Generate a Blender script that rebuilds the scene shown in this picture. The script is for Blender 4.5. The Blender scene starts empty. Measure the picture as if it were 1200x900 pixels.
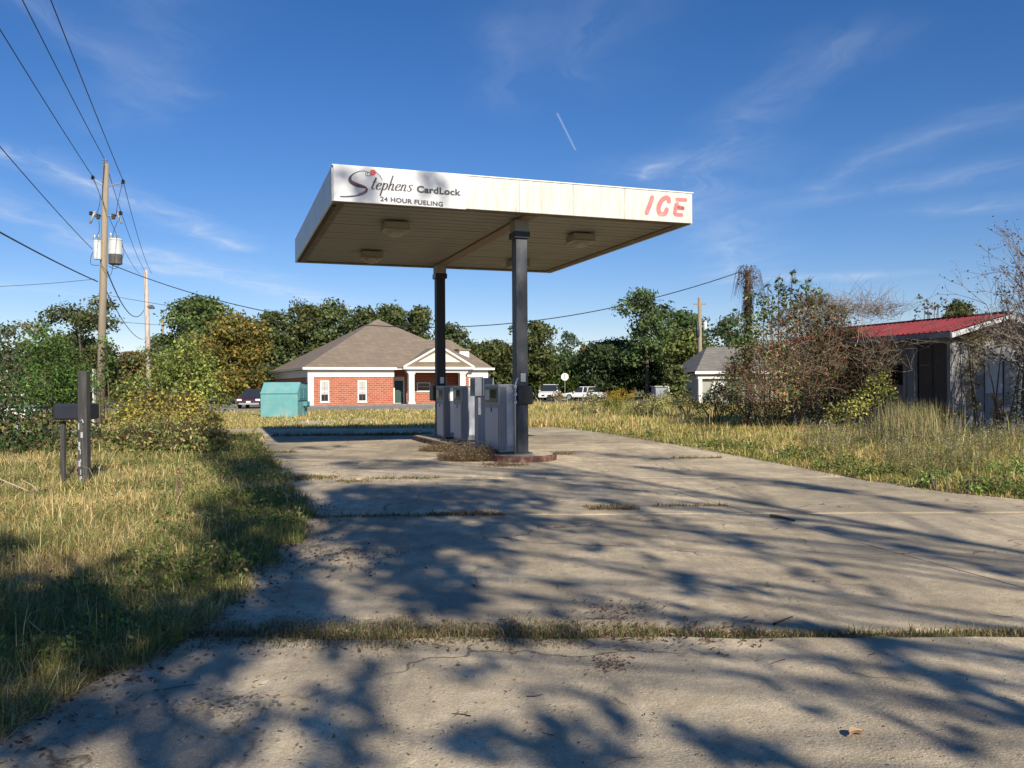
import bpy, bmesh, math, random
import numpy as np
from mathutils import Vector, Matrix
R = math.radians
rng = np.random.default_rng(7)
random.seed(7)
SC = bpy.context.scene
COL = SC.collection

# ------------------------------------------------------------------ camera
FPX, HOR, EYE = 986.0, 452.0, 1.6          # focal length in 1200-px units, horizon row, eye height
cam = bpy.data.cameras.new('camera')
cam.sensor_width = 36.0
cam.lens = 36.0 * FPX / 1200.0
cam.clip_start, cam.clip_end = 0.05, 3000
cam_o = bpy.data.objects.new('camera', cam)
COL.objects.link(cam_o)
cam_o.rotation_mode = 'XYZ'
cam_o.matrix_world = Matrix.Translation((0, 0, EYE)) @ Matrix.Rotation(R(90) + 2 / FPX, 4, 'X') @ Matrix.Rotation(-0.006, 4, 'Z')
SC.camera = cam_o
SC.render.resolution_x, SC.render.resolution_y = 1024, 768
SC.view_settings.view_transform = 'Standard'
SC.view_settings.look = 'None'
SC.view_settings.exposure = 0.42
SC.view_settings.gamma = 1.0
SC.render.engine = 'CYCLES'
SC.cycles.max_bounces = 6
SC.cycles.transparent_max_bounces = 8

# ------------------------------------------------------------------ light
SUN_EL, SUN_AZ = R(31.0), math.atan2(0.379, -0.925)      # azimuth measured from +Y towards +X
sdir = Vector((math.sin(SUN_AZ) * math.cos(SUN_EL), math.cos(SUN_AZ) * math.cos(SUN_EL), math.sin(SUN_EL)))
sun = bpy.data.lights.new('sun', 'SUN')
sun.energy, sun.angle, sun.color = 4.9, R(0.53), (1.0, 0.92, 0.77)
sun_o = bpy.data.objects.new('sun', sun)
COL.objects.link(sun_o)
sun_o.rotation_euler = sdir.to_track_quat('Z', 'Y').to_euler()
sun_o.location = (0, -20, 40)

def at(px, py, Y):
    """world point that lies at depth Y and shows at photo pixel (px, py)"""
    return Vector(((px - 600) * Y / FPX, Y, EYE + (HOR - py) * Y / FPX))
def gnd(px, py):
    Y = EYE * FPX / (py - HOR)
    return Vector(((px - 600) * Y / FPX, Y, 0))

world = bpy.data.worlds.new('World')
SC.world = world
world.use_nodes = True
def build_world():
    nt = world.node_tree; N = nt.nodes; L = nt.links
    N.clear()
    out = N.new('ShaderNodeOutputWorld'); bg = N.new('ShaderNodeBackground')
    sky = N.new('ShaderNodeTexSky'); sky.sky_type = 'NISHITA'
    sky.sun_disc = False; sky.sun_elevation = SUN_EL; sky.sun_rotation = SUN_AZ
    sky.air_density = 1.0; sky.dust_density = 0.0; sky.ozone_density = 4.5
    hs = N.new('ShaderNodeHueSaturation'); hs.inputs['Saturation'].default_value = 1.26
    hs.inputs['Value'].default_value = 1.0
    tint = N.new('ShaderNodeMix'); tint.data_type = 'RGBA'; tint.blend_type = 'MULTIPLY'; tint.inputs['Factor'].default_value = 1.0
    L.new(sky.outputs[0], tint.inputs['A']); tint.inputs['B'].default_value = (1.04, .93, 1.0, 1)
    L.new(tint.outputs['Result'], hs.inputs['Color'])
    tc = N.new('ShaderNodeTexCoord'); sx = N.new('ShaderNodeSeparateXYZ')
    L.new(tc.outputs['Generated'], sx.inputs[0])
    def m(op, a, b=None, c=None, clamp=False):
        n = N.new('ShaderNodeMath'); n.operation = op; n.use_clamp = clamp
        for i, v in enumerate((a, b, c)):
            if v is None: continue
            if isinstance(v, (int, float)): n.inputs[i].default_value = v
            else: L.new(v, n.inputs[i])
        return n.outputs[0]
    z = m('MAXIMUM', sx.outputs[2], 0.02)
    u = m('DIVIDE', sx.outputs[0], z); v = m('DIVIDE', sx.outputs[1], z)
    cmb = N.new('ShaderNodeCombineXYZ'); L.new(u, cmb.inputs[0]); L.new(v, cmb.inputs[1])
    def noise(scale, detail, vec, dist=0.0, rough=0.55):
        n = N.new('ShaderNodeTexNoise'); n.inputs['Scale'].default_value = scale
        n.inputs['Detail'].default_value = detail; n.inputs['Roughness'].default_value = rough
        n.inputs['Distortion'].default_value = dist
        L.new(vec, n.inputs['Vector']); return n
    wn = noise(1.1, 4, cmb.outputs[0])
    sub = N.new('ShaderNodeVectorMath'); sub.operation = 'SUBTRACT'; L.new(wn.outputs['Color'], sub.inputs[0]); sub.inputs[1].default_value = (.5, .5, .5)
    scl = N.new('ShaderNodeVectorMath'); scl.operation = 'SCALE'; L.new(sub.outputs[0], scl.inputs[0]); scl.inputs['Scale'].default_value = 0.7
    wrp = N.new('ShaderNodeVectorMath'); wrp.operation = 'ADD'; L.new(cmb.outputs[0], wrp.inputs[0]); L.new(scl.outputs[0], wrp.inputs[1])
    ws = N.new('ShaderNodeSeparateXYZ'); L.new(wrp.outputs[0], ws.inputs[0])
    def plane(px, py):
        d = (HOR - py) / FPX
        return ((px - 600) / FPX / d, 1 / d)
    def seg(a, b, w, k, su=None):
        su = su or ws
        ax, ay = plane(*a); bx, by = plane(*b)
        dx, dy = bx - ax, by - ay; ll = dx * dx + dy * dy
        qx = m('SUBTRACT', su.outputs[0], ax); qy = m('SUBTRACT', su.outputs[1], ay)
        t = m('ADD', m('MULTIPLY', qx, dx / ll), m('MULTIPLY', qy, dy / ll), clamp=True)
        ex = m('SUBTRACT', qx, m('MULTIPLY', t, dx)); ey = m('SUBTRACT', qy, m('MULTIPLY', t, dy))
        d = m('SQRT', m('ADD', m('MULTIPLY', ex, ex), m('MULTIPLY', ey, ey)))
        q = m('SUBTRACT', 1.0, m('DIVIDE', d, w), clamp=True)
        return m('MULTIPLY', m('MULTIPLY', q, q), k)
    parts = [seg((15, 175), (285, 287), 0.30, 1.3), seg((-60, 215), (200, 318), 0.45, .8), seg((160, 292), (430, 365), 0.75, 1.1),
             seg((-80, 320), (120, 345), 1.1, .5),
             seg((985, 60), (800, 200), 0.35, .4), seg((800, 200), (872, 330), 0.7, .6), seg((1165, 132), (960, 222), 0.26, .35),
             seg((1260, 190), (960, 240), 0.45, .4), seg((1250, 235), (1090, 250), 0.5, .4), seg((930, 328), (1010, 326), 0.6, 1.1),
             seg((590, 20), (600, 120), 0.28, .22), seg((700, -10), (690, 90), 0.35, .25), seg((60, 0), (230, 110), 0.2, .35),
             seg((752, 214), (766, 196), 0.10, .9), seg((230, 5), (160, 150), .3, .25)]
    tot = parts[0]
    for p in parts[1:]: tot = m('ADD', tot, p)
    # fine wisps: stretched noise
    mp = N.new('ShaderNodeMapping'); mp.inputs['Scale'].default_value = (2.6, 0.9, 1); mp.inputs['Rotation'].default_value = (0, 0, R(-25))
    L.new(wrp.outputs[0], mp.inputs['Vector'])
    fn = noise(1.6, 7, mp.outputs[0], 0.6, .62)
    fr = N.new('ShaderNodeMapRange'); fr.inputs['From Min'].default_value = .36; fr.inputs['From Max'].default_value = .72
    L.new(fn.outputs['Fac'], fr.inputs['Value'])
    tot = m('MULTIPLY', tot, m('ADD', m('MULTIPLY', fr.outputs[0], 0.9), 0.18))
    con = seg((655, 133), (676, 176), 0.008, .5, _Raw(u, v))
    tot = m('ADD', m('MULTIPLY', tot, 0.62), con)
    tot = m('MINIMUM', tot, 0.8)
    mx = N.new('ShaderNodeMix'); mx.data_type = 'RGBA'
    L.new(m('MULTIPLY', tot, 0.66), mx.inputs['Factor']); L.new(hs.outputs[0], mx.inputs['A']); mx.inputs['B'].default_value = (7.6, 8.2, 9.0, 1)
    L.new(mx.outputs['Result'], bg.inputs['Color']); bg.inputs['Strength'].default_value = 0.080
    L.new(bg.outputs[0], out.inputs[0])
class _Raw:
    def __init__(s, u, v): s.outputs = (u, v)
build_world()

# ------------------------------------------------------------------ materials
MATS = {}
def new_mat(name):
    m = bpy.data.materials.new(name); m.use_nodes = True
    return m, m.node_tree.nodes, m.node_tree.links, m.node_tree.nodes['Principled BSDF']
def M(name, col, rough=0.7, metal=0.0, var=0.12, scale=3.0, bump=0.0, bscale=40.0, dirt=None, dirt_amt=0.4, dirt_scale=1.5, stretch=(1, 1, 1)):
    """generic painted / worn surface: base colour with noise variation, optional dirt and bump"""
    if name in MATS: return MATS[name]
    m, N, L, P = new_mat(name)
    P.inputs['Roughness'].default_value = rough; P.inputs['Metallic'].default_value = metal
    tc = N.new('ShaderNodeTexCoord'); mp = N.new('ShaderNodeMapping'); mp.inputs['Scale'].default_value = stretch
    L.new(tc.outputs['Object'], mp.inputs[0])
    n1 = N.new('ShaderNodeTexNoise'); n1.inputs['Scale'].default_value = scale; n1.inputs['Detail'].default_value = 6
    L.new(mp.outputs[0], n1.inputs['Vector'])
    rp = N.new('ShaderNodeMix'); rp.data_type = 'RGBA'
    a = [max(0, c * (1 - var)) for c in col] + [1]; b = [min(1, c * (1 + var)) for c in col] + [1]
    rp.inputs['A'].default_value = a; rp.inputs['B'].default_value = b
    L.new(n1.outputs['Fac'], rp.inputs['Factor'])
    c_out = rp.outputs['Result']
    if dirt:
        n2 = N.new('ShaderNodeTexNoise'); n2.inputs['Scale'].default_value = dirt_scale; n2.inputs['Detail'].default_value = 8; n2.inputs['Roughness'].default_value = .65
        L.new(mp.outputs[0], n2.inputs['Vector'])
        r2 = N.new('ShaderNodeMapRange'); r2.inputs['From Min'].default_value = .48; r2.inputs['From Max'].default_value = .72; r2.inputs['To Max'].default_value = dirt_amt
        L.new(n2.outputs['Fac'], r2.inputs['Value'])
        m2 = N.new('ShaderNodeMix'); m2.data_type = 'RGBA'; m2.inputs['B'].default_value = (*dirt, 1)
        L.new(r2.outputs[0], m2.inputs['Factor']); L.new(c_out, m2.inputs['A']); c_out = m2.outputs['Result']
    L.new(c_out, P.inputs['Base Color'])
    if bump:
        n3 = N.new('ShaderNodeTexNoise'); n3.inputs['Scale'].default_value = bscale; n3.inputs['Detail'].default_value = 5
        L.new(mp.outputs[0], n3.inputs['Vector'])
        bp = N.new('ShaderNodeBump'); bp.inputs['Strength'].default_value = bump; bp.inputs['Distance'].default_value = .02
        L.new(n3.outputs['Fac'], bp.inputs['Height']); L.new(bp.outputs[0], P.inputs['Normal'])
    MATS[name] = m
    return m

def mat_veg():
    m, N, L, P = new_mat('foliage')
    at_ = N.new('ShaderNodeAttribute'); at_.attribute_name = 'col'
    L.new(at_.outputs['Color'], P.inputs['Base Color']); P.inputs['Roughness'].default_value = .55
    P.inputs['Specular IOR Level'].default_value = .3
    tr = N.new('ShaderNodeBsdfTranslucent'); mx = N.new('ShaderNodeMixShader'); mx.inputs[0].default_value = .28
    hs = N.new('ShaderNodeHueSaturation'); hs.inputs['Value'].default_value = 1.5; hs.inputs['Saturation'].default_value = 1.1
    L.new(at_.outputs['Color'], hs.inputs['Color']); L.new(hs.outputs[0], tr.inputs['Color'])
    L.new(P.outputs[0], mx.inputs[1]); L.new(tr.outputs[0], mx.inputs[2])
    L.new(mx.outputs[0], N['Material Output'].inputs[0])
    return m
VEG = mat_veg()
def mat_bark():
    m, N, L, P = new_mat('bark')
    at_ = N.new('ShaderNodeAttribute'); at_.attribute_name = 'col'
    tc = N.new('ShaderNodeTexCoord'); mp = N.new('ShaderNodeMapping'); mp.inputs['Scale'].default_value = (9, 9, 2)
    L.new(tc.outputs['Object'], mp.inputs[0])
    n = N.new('ShaderNodeTexNoise'); n.inputs['Scale'].default_value = 3; n.inputs['Detail'].default_value = 7; L.new(mp.outputs[0], n.inputs['Vector'])
    mx = N.new('ShaderNodeMix'); mx.data_type = 'RGBA'; mx.blend_type = 'MULTIPLY'; mx.inputs['Factor'].default_value = .8
    cr = N.new('ShaderNodeMapRange'); cr.inputs['To Min'].default_value = .35; cr.inputs['To Max'].default_value = 1.6; L.new(n.outputs['Fac'], cr.inputs['Value'])
    L.new(at_.outputs['Color'], mx.inputs['A']); L.new(cr.outputs[0], mx.inputs['B']); L.new(mx.outputs['Result'], P.inputs['Base Color'])
    P.inputs['Roughness'].default_value = .9
    bp = N.new('ShaderNodeBump'); bp.inputs['Strength'].default_value = .6; bp.inputs['Distance'].default_value = .03; L.new(n.outputs['Fac'], bp.inputs['Height']); L.new(bp.outputs[0], P.inputs['Normal'])
    return m
BARK = mat_bark()

def mat_concrete(name, c1, c2, dark, dark_amt=.85):
    m, N, L, P = new_mat(name)
    P.inputs['Roughness'].default_value = .88; P.inputs['Specular IOR Level'].default_value = .06
    geo = N.new('ShaderNodeNewGeometry')
    def noise(s, d=6, r=.6, vec=None):
        n = N.new('ShaderNodeTexNoise'); n.inputs['Scale'].default_value = s; n.inputs['Detail'].default_value = d; n.inputs['Roughness'].default_value = r
        L.new(vec or geo.outputs['Position'], n.inputs['Vector']); return n.outputs['Fac']
    def rng_(v, a, b, c=0, d=1):
        r = N.new('ShaderNodeMapRange'); L.new(v, r.inputs['Value'])
        for k, x in zip(('From Min', 'From Max', 'To Min', 'To Max'), (a, b, c, d)): r.inputs[k].default_value = x
        return r.outputs[0]
    def mix(f, a, b, mode='MIX'):
        x = N.new('ShaderNodeMix'); x.data_type = 'RGBA'; x.blend_type = mode
        for s, v in (('Factor', f), ('A', a), ('B', b)):
            if hasattr(v, 'is_linked') or hasattr(v, 'links'): L.new(v, x.inputs[s])
            elif s == 'Factor': x.inputs[s].default_value = v
            else: x.inputs[s].default_value = (*v, 1)
        return x.outputs['Result']
    c = mix(rng_(noise(.8, 5), .35, .65), c1, c2)
    mpg = N.new('ShaderNodeMapping'); mpg.inputs['Scale'].default_value = (1.7, .28, 1); mpg.inputs['Rotation'].default_value = (0, 0, R(12)); L.new(geo.outputs['Position'], mpg.inputs[0])
    c = mix(rng_(noise(.30, 9, .75), .43, .58, 0, dark_amt), c, dark)
    c = mix(rng_(noise(.75, 8, .75, mpg.outputs[0]), .49, .62, 0, .6), c, tuple(x * .7 for x in dark))               # broad weather stains
    c = mix(rng_(noise(2.1, 8, .78), .48, .62, 0, .75), c, tuple(x * .50 for x in c1))
    c = mix(rng_(noise(9, 7, .8), .50, .62, 0, .6), c, tuple(x * .52 for x in c1))
    c = mix(rng_(noise(70, 4, .8), .54, .66, 0, .75), c, tuple(x * .38 for x in c1))    # grit
    c = mix(rng_(noise(110, 3, .6), .56, .68, 0, .5), c, tuple(min(1, x * 1.6) for x in c2))
    vo = N.new('ShaderNodeTexVoronoi'); vo.feature = 'DISTANCE_TO_EDGE'; vo.inputs['Scale'].default_value = .33
    wv = N.new('ShaderNodeVectorMath'); wv.operation = 'ADD'
    nn = N.new('ShaderNodeTexNoise'); nn.inputs['Scale'].default_value = 1.6; nn.inputs['Detail'].default_value = 6; L.new(geo.outputs['Position'], nn.inputs['Vector'])
    L.new(geo.outputs['Position'], wv.inputs[0]); L.new(nn.outputs['Color'], wv.inputs[1]); L.new(wv.outputs[0], vo.inputs['Vector'])
    crack = rng_(vo.outputs['Distance'], 0.0, .007, 1, 0)
    gate = rng_(noise(.35, 3), .44, .52)
    mm = N.new('ShaderNodeMath'); mm.operation = 'MULTIPLY'; L.new(crack, mm.inputs[0]); L.new(gate, mm.inputs[1])
    m3 = N.new('ShaderNodeMath'); m3.operation = 'MULTIPLY'; L.new(mm.outputs[0], m3.inputs[0]); m3.inputs[1].default_value = .8
    c = mix(m3.outputs[0], c, (.05, .045, .035))
    oi = N.new('ShaderNodeObjectInfo'); c = mix(1.0, c, rng_(oi.outputs['Random'], 0, 1, .80, 1.08), 'MULTIPLY')
    L.new(c, P.inputs['Base Color'])
    bp = N.new('ShaderNodeBump'); bp.inputs['Strength'].default_value = .8; bp.inputs['Distance'].default_value = .012
    ad = N.new('ShaderNodeMath'); ad.operation = 'ADD'; L.new(noise(60, 4, .7), ad.inputs[0]); L.new(noise(6, 5), ad.inputs[1])
    L.new(ad.outputs[0], bp.inputs['Height']); L.new(bp.outputs[0], P.inputs['Normal'])
    return m
CONC = mat_concrete('concrete', (.77, .625, .425), (.61, .50, .35), (.30, .26, .205))
CONC_FAR = mat_concrete('far_concrete', (.36, .34, .30), (.30, .285, .26), (.2, .19, .18), .4)
ASPH = mat_concrete('asphalt', (.13, .13, .13), (.10, .10, .10), (.07, .07, .07), .4)

def mat_ground():
    m, N, L, P = new_mat('soil'); P.inputs['Roughness'].default_value = .95
    geo = N.new('ShaderNodeNewGeometry')
    n = N.new('ShaderNodeTexNoise'); n.inputs['Scale'].default_value = .35; n.inputs['Detail'].default_value = 8; n.inputs['Roughness'].default_value = .7
    L.new(geo.outputs['Position'], n.inputs['Vector'])
    cr = N.new('ShaderNodeValToRGB'); e = cr.color_ramp.elements
    e[0].position = .3; e[0].color = (.07, .075, .03, 1); e[1].position = .7; e[1].color = (.26, .20, .10, 1)
    x = e.new(.5); x.color = (.15, .13, .06, 1)
    L.new(n.outputs['Fac'], cr.inputs[0])
    n2 = N.new('ShaderNodeTexNoise'); n2.inputs['Scale'].default_value = 25; n2.inputs['Detail'].default_value = 6; L.new(geo.outputs['Position'], n2.inputs['Vector'])
    mr = N.new('ShaderNodeMapRange'); mr.inputs['To Min'].default_value = .5; mr.inputs['To Max'].default_value = 1.5; L.new(n2.outputs['Fac'], mr.inputs['Value'])
    mx = N.new('ShaderNodeMix'); mx.data_type = 'RGBA'; mx.blend_type = 'MULTIPLY'; mx.inputs['Factor'].default_value = 1
    L.new(cr.outputs[0], mx.inputs['A']); L.new(mr.outputs[0], mx.inputs['B']); L.new(mx.outputs['Result'], P.inputs['Base Color'])
    bp = N.new('ShaderNodeBump'); bp.inputs['Strength'].default_value = .8; bp.inputs['Distance'].default_value = .04; L.new(n2.outputs['Fac'], bp.inputs['Height']); L.new(bp.outputs[0], P.inputs['Normal'])
    return m
SOIL = mat_ground()

def mat_brick():
    m, N, L, P = new_mat('brick'); P.inputs['Roughness'].default_value = .85
    tc = N.new('ShaderNodeTexCoord'); sp = N.new('ShaderNodeSeparateXYZ'); L.new(tc.outputs['Object'], sp.inputs[0])
    ad = N.new('ShaderNodeMath'); ad.operation = 'ADD'; L.new(sp.outputs[0], ad.inputs[0]); L.new(sp.outputs[1], ad.inputs[1])
    cb = N.new('ShaderNodeCombineXYZ'); L.new(ad.outputs[0], cb.inputs[0]); L.new(sp.outputs[2], cb.inputs[1])
    b = N.new('ShaderNodeTexBrick'); b.inputs['Scale'].default_value = 1.0; b.inputs['Brick Width'].default_value = .4; b.inputs['Row Height'].default_value = .16
    b.inputs['Mortar Size'].default_value = .012; b.inputs['Color1'].default_value = (.44, .115, .06, 1); b.inputs['Color2'].default_value = (.31, .075, .042, 1); b.inputs['Mortar'].default_value = (.50, .34, .25, 1)
    L.new(cb.outputs[0], b.inputs['Vector']); L.new(b.outputs[0], P.inputs['Base Color'])
    return m
BRICK = mat_brick()
def mat_shingle(name, c, row=.28):
    m, N, L, P = new_mat(name); P.inputs['Roughness'].default_value = .9
    tc = N.new('ShaderNodeTexCoord'); sp = N.new('ShaderNodeSeparateXYZ'); L.new(tc.outputs['Object'], sp.inputs[0])
    ad = N.new('ShaderNodeMath'); ad.operation = 'ADD'; L.new(sp.outputs[0], ad.inputs[0]); L.new(sp.outputs[1], ad.inputs[1])
    cb = N.new('ShaderNodeCombineXYZ'); L.new(ad.outputs[0], cb.inputs[0]); L.new(sp.outputs[2], cb.inputs[1])
    b = N.new('ShaderNodeTexBrick'); b.inputs['Scale'].default_value = 1.0; b.inputs['Brick Width'].default_value = .55; b.inputs['Row Height'].default_value = row * .5
    b.inputs['Mortar Size'].default_value = .02; b.inputs['Color1'].default_value = (*c, 1); b.inputs['Color2'].default_value = (*[x * .8 for x in c], 1); b.inputs['Mortar'].default_value = (*[x * .7 for x in c], 1)
    n = N.new('ShaderNodeTexNoise'); n.inputs['Scale'].default_value = 1.2; n.inputs['Detail'].default_value = 8; L.new(tc.outputs['Object'], n.inputs['Vector'])
    mr = N.new('ShaderNodeMapRange'); mr.inputs['To Min'].default_value = .75; mr.inputs['To Max'].default_value = 1.25; L.new(n.outputs['Fac'], mr.inputs['Value'])
    mx = N.new('ShaderNodeMix'); mx.data_type = 'RGBA'; mx.blend_type = 'MULTIPLY'; mx.inputs['Factor'].default_value = 1
    L.new(cb.outputs[0], b.inputs['Vector']); L.new(b.outputs[0], mx.inputs['A']); L.new(mr.outputs[0], mx.inputs['B']); L.new(mx.outputs['Result'], P.inputs['Base Color'])
    return m
SHING = mat_shingle('brown_shingle', (.25, .195, .145))
SHING_G = mat_shingle('grey_shingle', (.20, .185, .165))

def mat_fascia(name, col, streak, amt):
    m, N, L, P = new_mat(name); P.inputs['Roughness'].default_value = .45
    tc = N.new('ShaderNodeTexCoord'); mp = N.new('ShaderNodeMapping'); mp.inputs['Scale'].default_value = (6, 6, .7); L.new(tc.outputs['Object'], mp.inputs[0])
    n = N.new('ShaderNodeTexNoise'); n.inputs['Scale'].default_value = 2.2; n.inputs['Detail'].default_value = 7; n.inputs['Roughness'].default_value = .65; L.new(mp.outputs[0], n.inputs['Vector'])
    mr = N.new('ShaderNodeMapRange'); mr.inputs['From Min'].default_value = .42; mr.inputs['From Max'].default_value = .78; mr.inputs['To Max'].default_value = amt; L.new(n.outputs['Fac'], mr.inputs['Value'])
    mx = N.new('ShaderNodeMix'); mx.data_type = 'RGBA'; mx.inputs['A'].default_value = (*col, 1); mx.inputs['B'].default_value = (*streak, 1)
    L.new(mr.outputs[0], mx.inputs['Factor']); L.new(mx.outputs['Result'], P.inputs['Base Color'])
    return m
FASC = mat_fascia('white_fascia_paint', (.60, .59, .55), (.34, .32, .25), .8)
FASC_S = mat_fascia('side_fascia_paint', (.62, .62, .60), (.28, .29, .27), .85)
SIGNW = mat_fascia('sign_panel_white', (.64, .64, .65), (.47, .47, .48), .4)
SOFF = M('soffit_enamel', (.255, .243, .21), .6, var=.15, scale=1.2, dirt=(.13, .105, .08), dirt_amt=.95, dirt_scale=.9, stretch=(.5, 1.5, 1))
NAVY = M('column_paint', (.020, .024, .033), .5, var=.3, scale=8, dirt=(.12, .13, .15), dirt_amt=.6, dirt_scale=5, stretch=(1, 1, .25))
GREYP = M('pump_grey_paint', (.26, .28, .31), .5, var=.1, scale=5, dirt=(.12, .12, .12), dirt_amt=.5, dirt_scale=3, stretch=(1, 1, .4))
WHITEP = M('pump_white_paint', (.74, .74, .76), .45, var=.05, dirt=(.4, .38, .33), dirt_amt=.4)
DARKP = M('dark_panel', (.03, .035, .045), .3, var=.3)
BLACK = M('black_plastic', (.012, .012, .014), .4, var=.3)
TRIM = M('white_trim', (.78, .76, .70), .6, var=.06, scale=2)
CREAM = M('cream_paint', (.62, .60, .50), .6, var=.06, scale=2)
CURBR = M('kerb_red_paint', (.095, .03, .022), .75, var=.3, scale=9, bump=.3, dirt=(.28, .22, .17), dirt_amt=.8, dirt_scale=6)
TEAL = M('teal_paint', (.13, .34, .35), .6, var=.22, scale=2.2, dirt=(.27, .37, .33), dirt_amt=.9, dirt_scale=1.6)
TEAL_D = M('teal_paint_worn', (.085, .27, .29), .55, var=.2, scale=5, dirt=(.10, .09, .06), dirt_amt=.6, dirt_scale=4)
POLEW = M('weathered_pole', (.30, .245, .175), .9, var=.35, scale=6, bump=.6, bscale=30, stretch=(4, 4, .25), dirt=(.12, .10, .08), dirt_amt=.7, dirt_scale=3)
POLER = M('patched_pole', (.50, .42, .36), .9, var=.35, scale=3, stretch=(3, 3, .5), dirt=(.22, .11, .08), dirt_amt=.8, dirt_scale=2)
WIRE = M('wire_black', (.02, .022, .026), .5, var=.1)
STEEL = M('galvanised_steel', (.42, .43, .44), .45, .5, var=.15, scale=5)
CANW = M('transformer_enamel', (.62, .64, .64), .45, var=.08, dirt=(.4, .35, .28), dirt_amt=.5)
CAND = M('sooty_steel', (.09, .085, .075), .6, var=.5, scale=9)
GLASS = M('dark_glass', (.025, .032, .04), .08, var=.2)
BLIND = M('window_blinds', (.42, .44, .42), .5, var=.15, scale=3, stretch=(1, 1, 20))
RED_ROOF = M('red_metal_roof', (.23, .028, .036), .55, var=.3, scale=2, dirt=(.07, .03, .025), dirt_amt=.9, dirt_scale=2.5)
HUTW = M('hut_siding', (.24, .24, .265), .85, var=.25, scale=3, stretch=(1, 1, .3), dirt=(.13, .12, .11), dirt_amt=.7, dirt_scale=2, bump=.3)
HUTG = M('hut_stained_wall', (.24, .235, .24), .9, var=.3, scale=2.5, dirt=(.10, .09, .08), dirt_amt=.9, dirt_scale=1.5, bump=.4)
PLY = M('weathered_plywood', (.075, .06, .05), .9, var=.5, scale=4, stretch=(5, 5, .6), bump=.4)
DARKW = M('dark_wood', (.045, .042, .04), .8, var=.4, scale=5, stretch=(5, 5, .5), bump=.4, dirt=(.13, .13, .12), dirt_amt=.6, dirt_scale=4)
BOXD = M('dark_box_paint', (.020, .022, .034), .5, var=.3)
INK = M('sign_ink_dark', (.035, .03, .045), .5, var=.1)
INK_R = M('sign_ink_maroon', (.16, .02, .04), .5, var=.1)
INK_RED = M('sign_red', (.62, .05, .07), .5, var=.1)
PINK = M('faded_pink_letters', (.60, .17, .17), .6, var=.1, dirt=(.72, .5, .45), dirt_amt=.4, dirt_scale=6)
GREEN_D = M('door_green', (.03, .07, .06), .5)
TYRE = M('tyre_rubber', (.02, .02, .02), .8)
LAMPG = M('lamp_lens', (.30, .27, .20), .3, var=.2)
LAMPH = M('lamp_housing', (.30, .265, .20), .6, var=.2, dirt=(.14, .11, .08), dirt_amt=.6)

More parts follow.
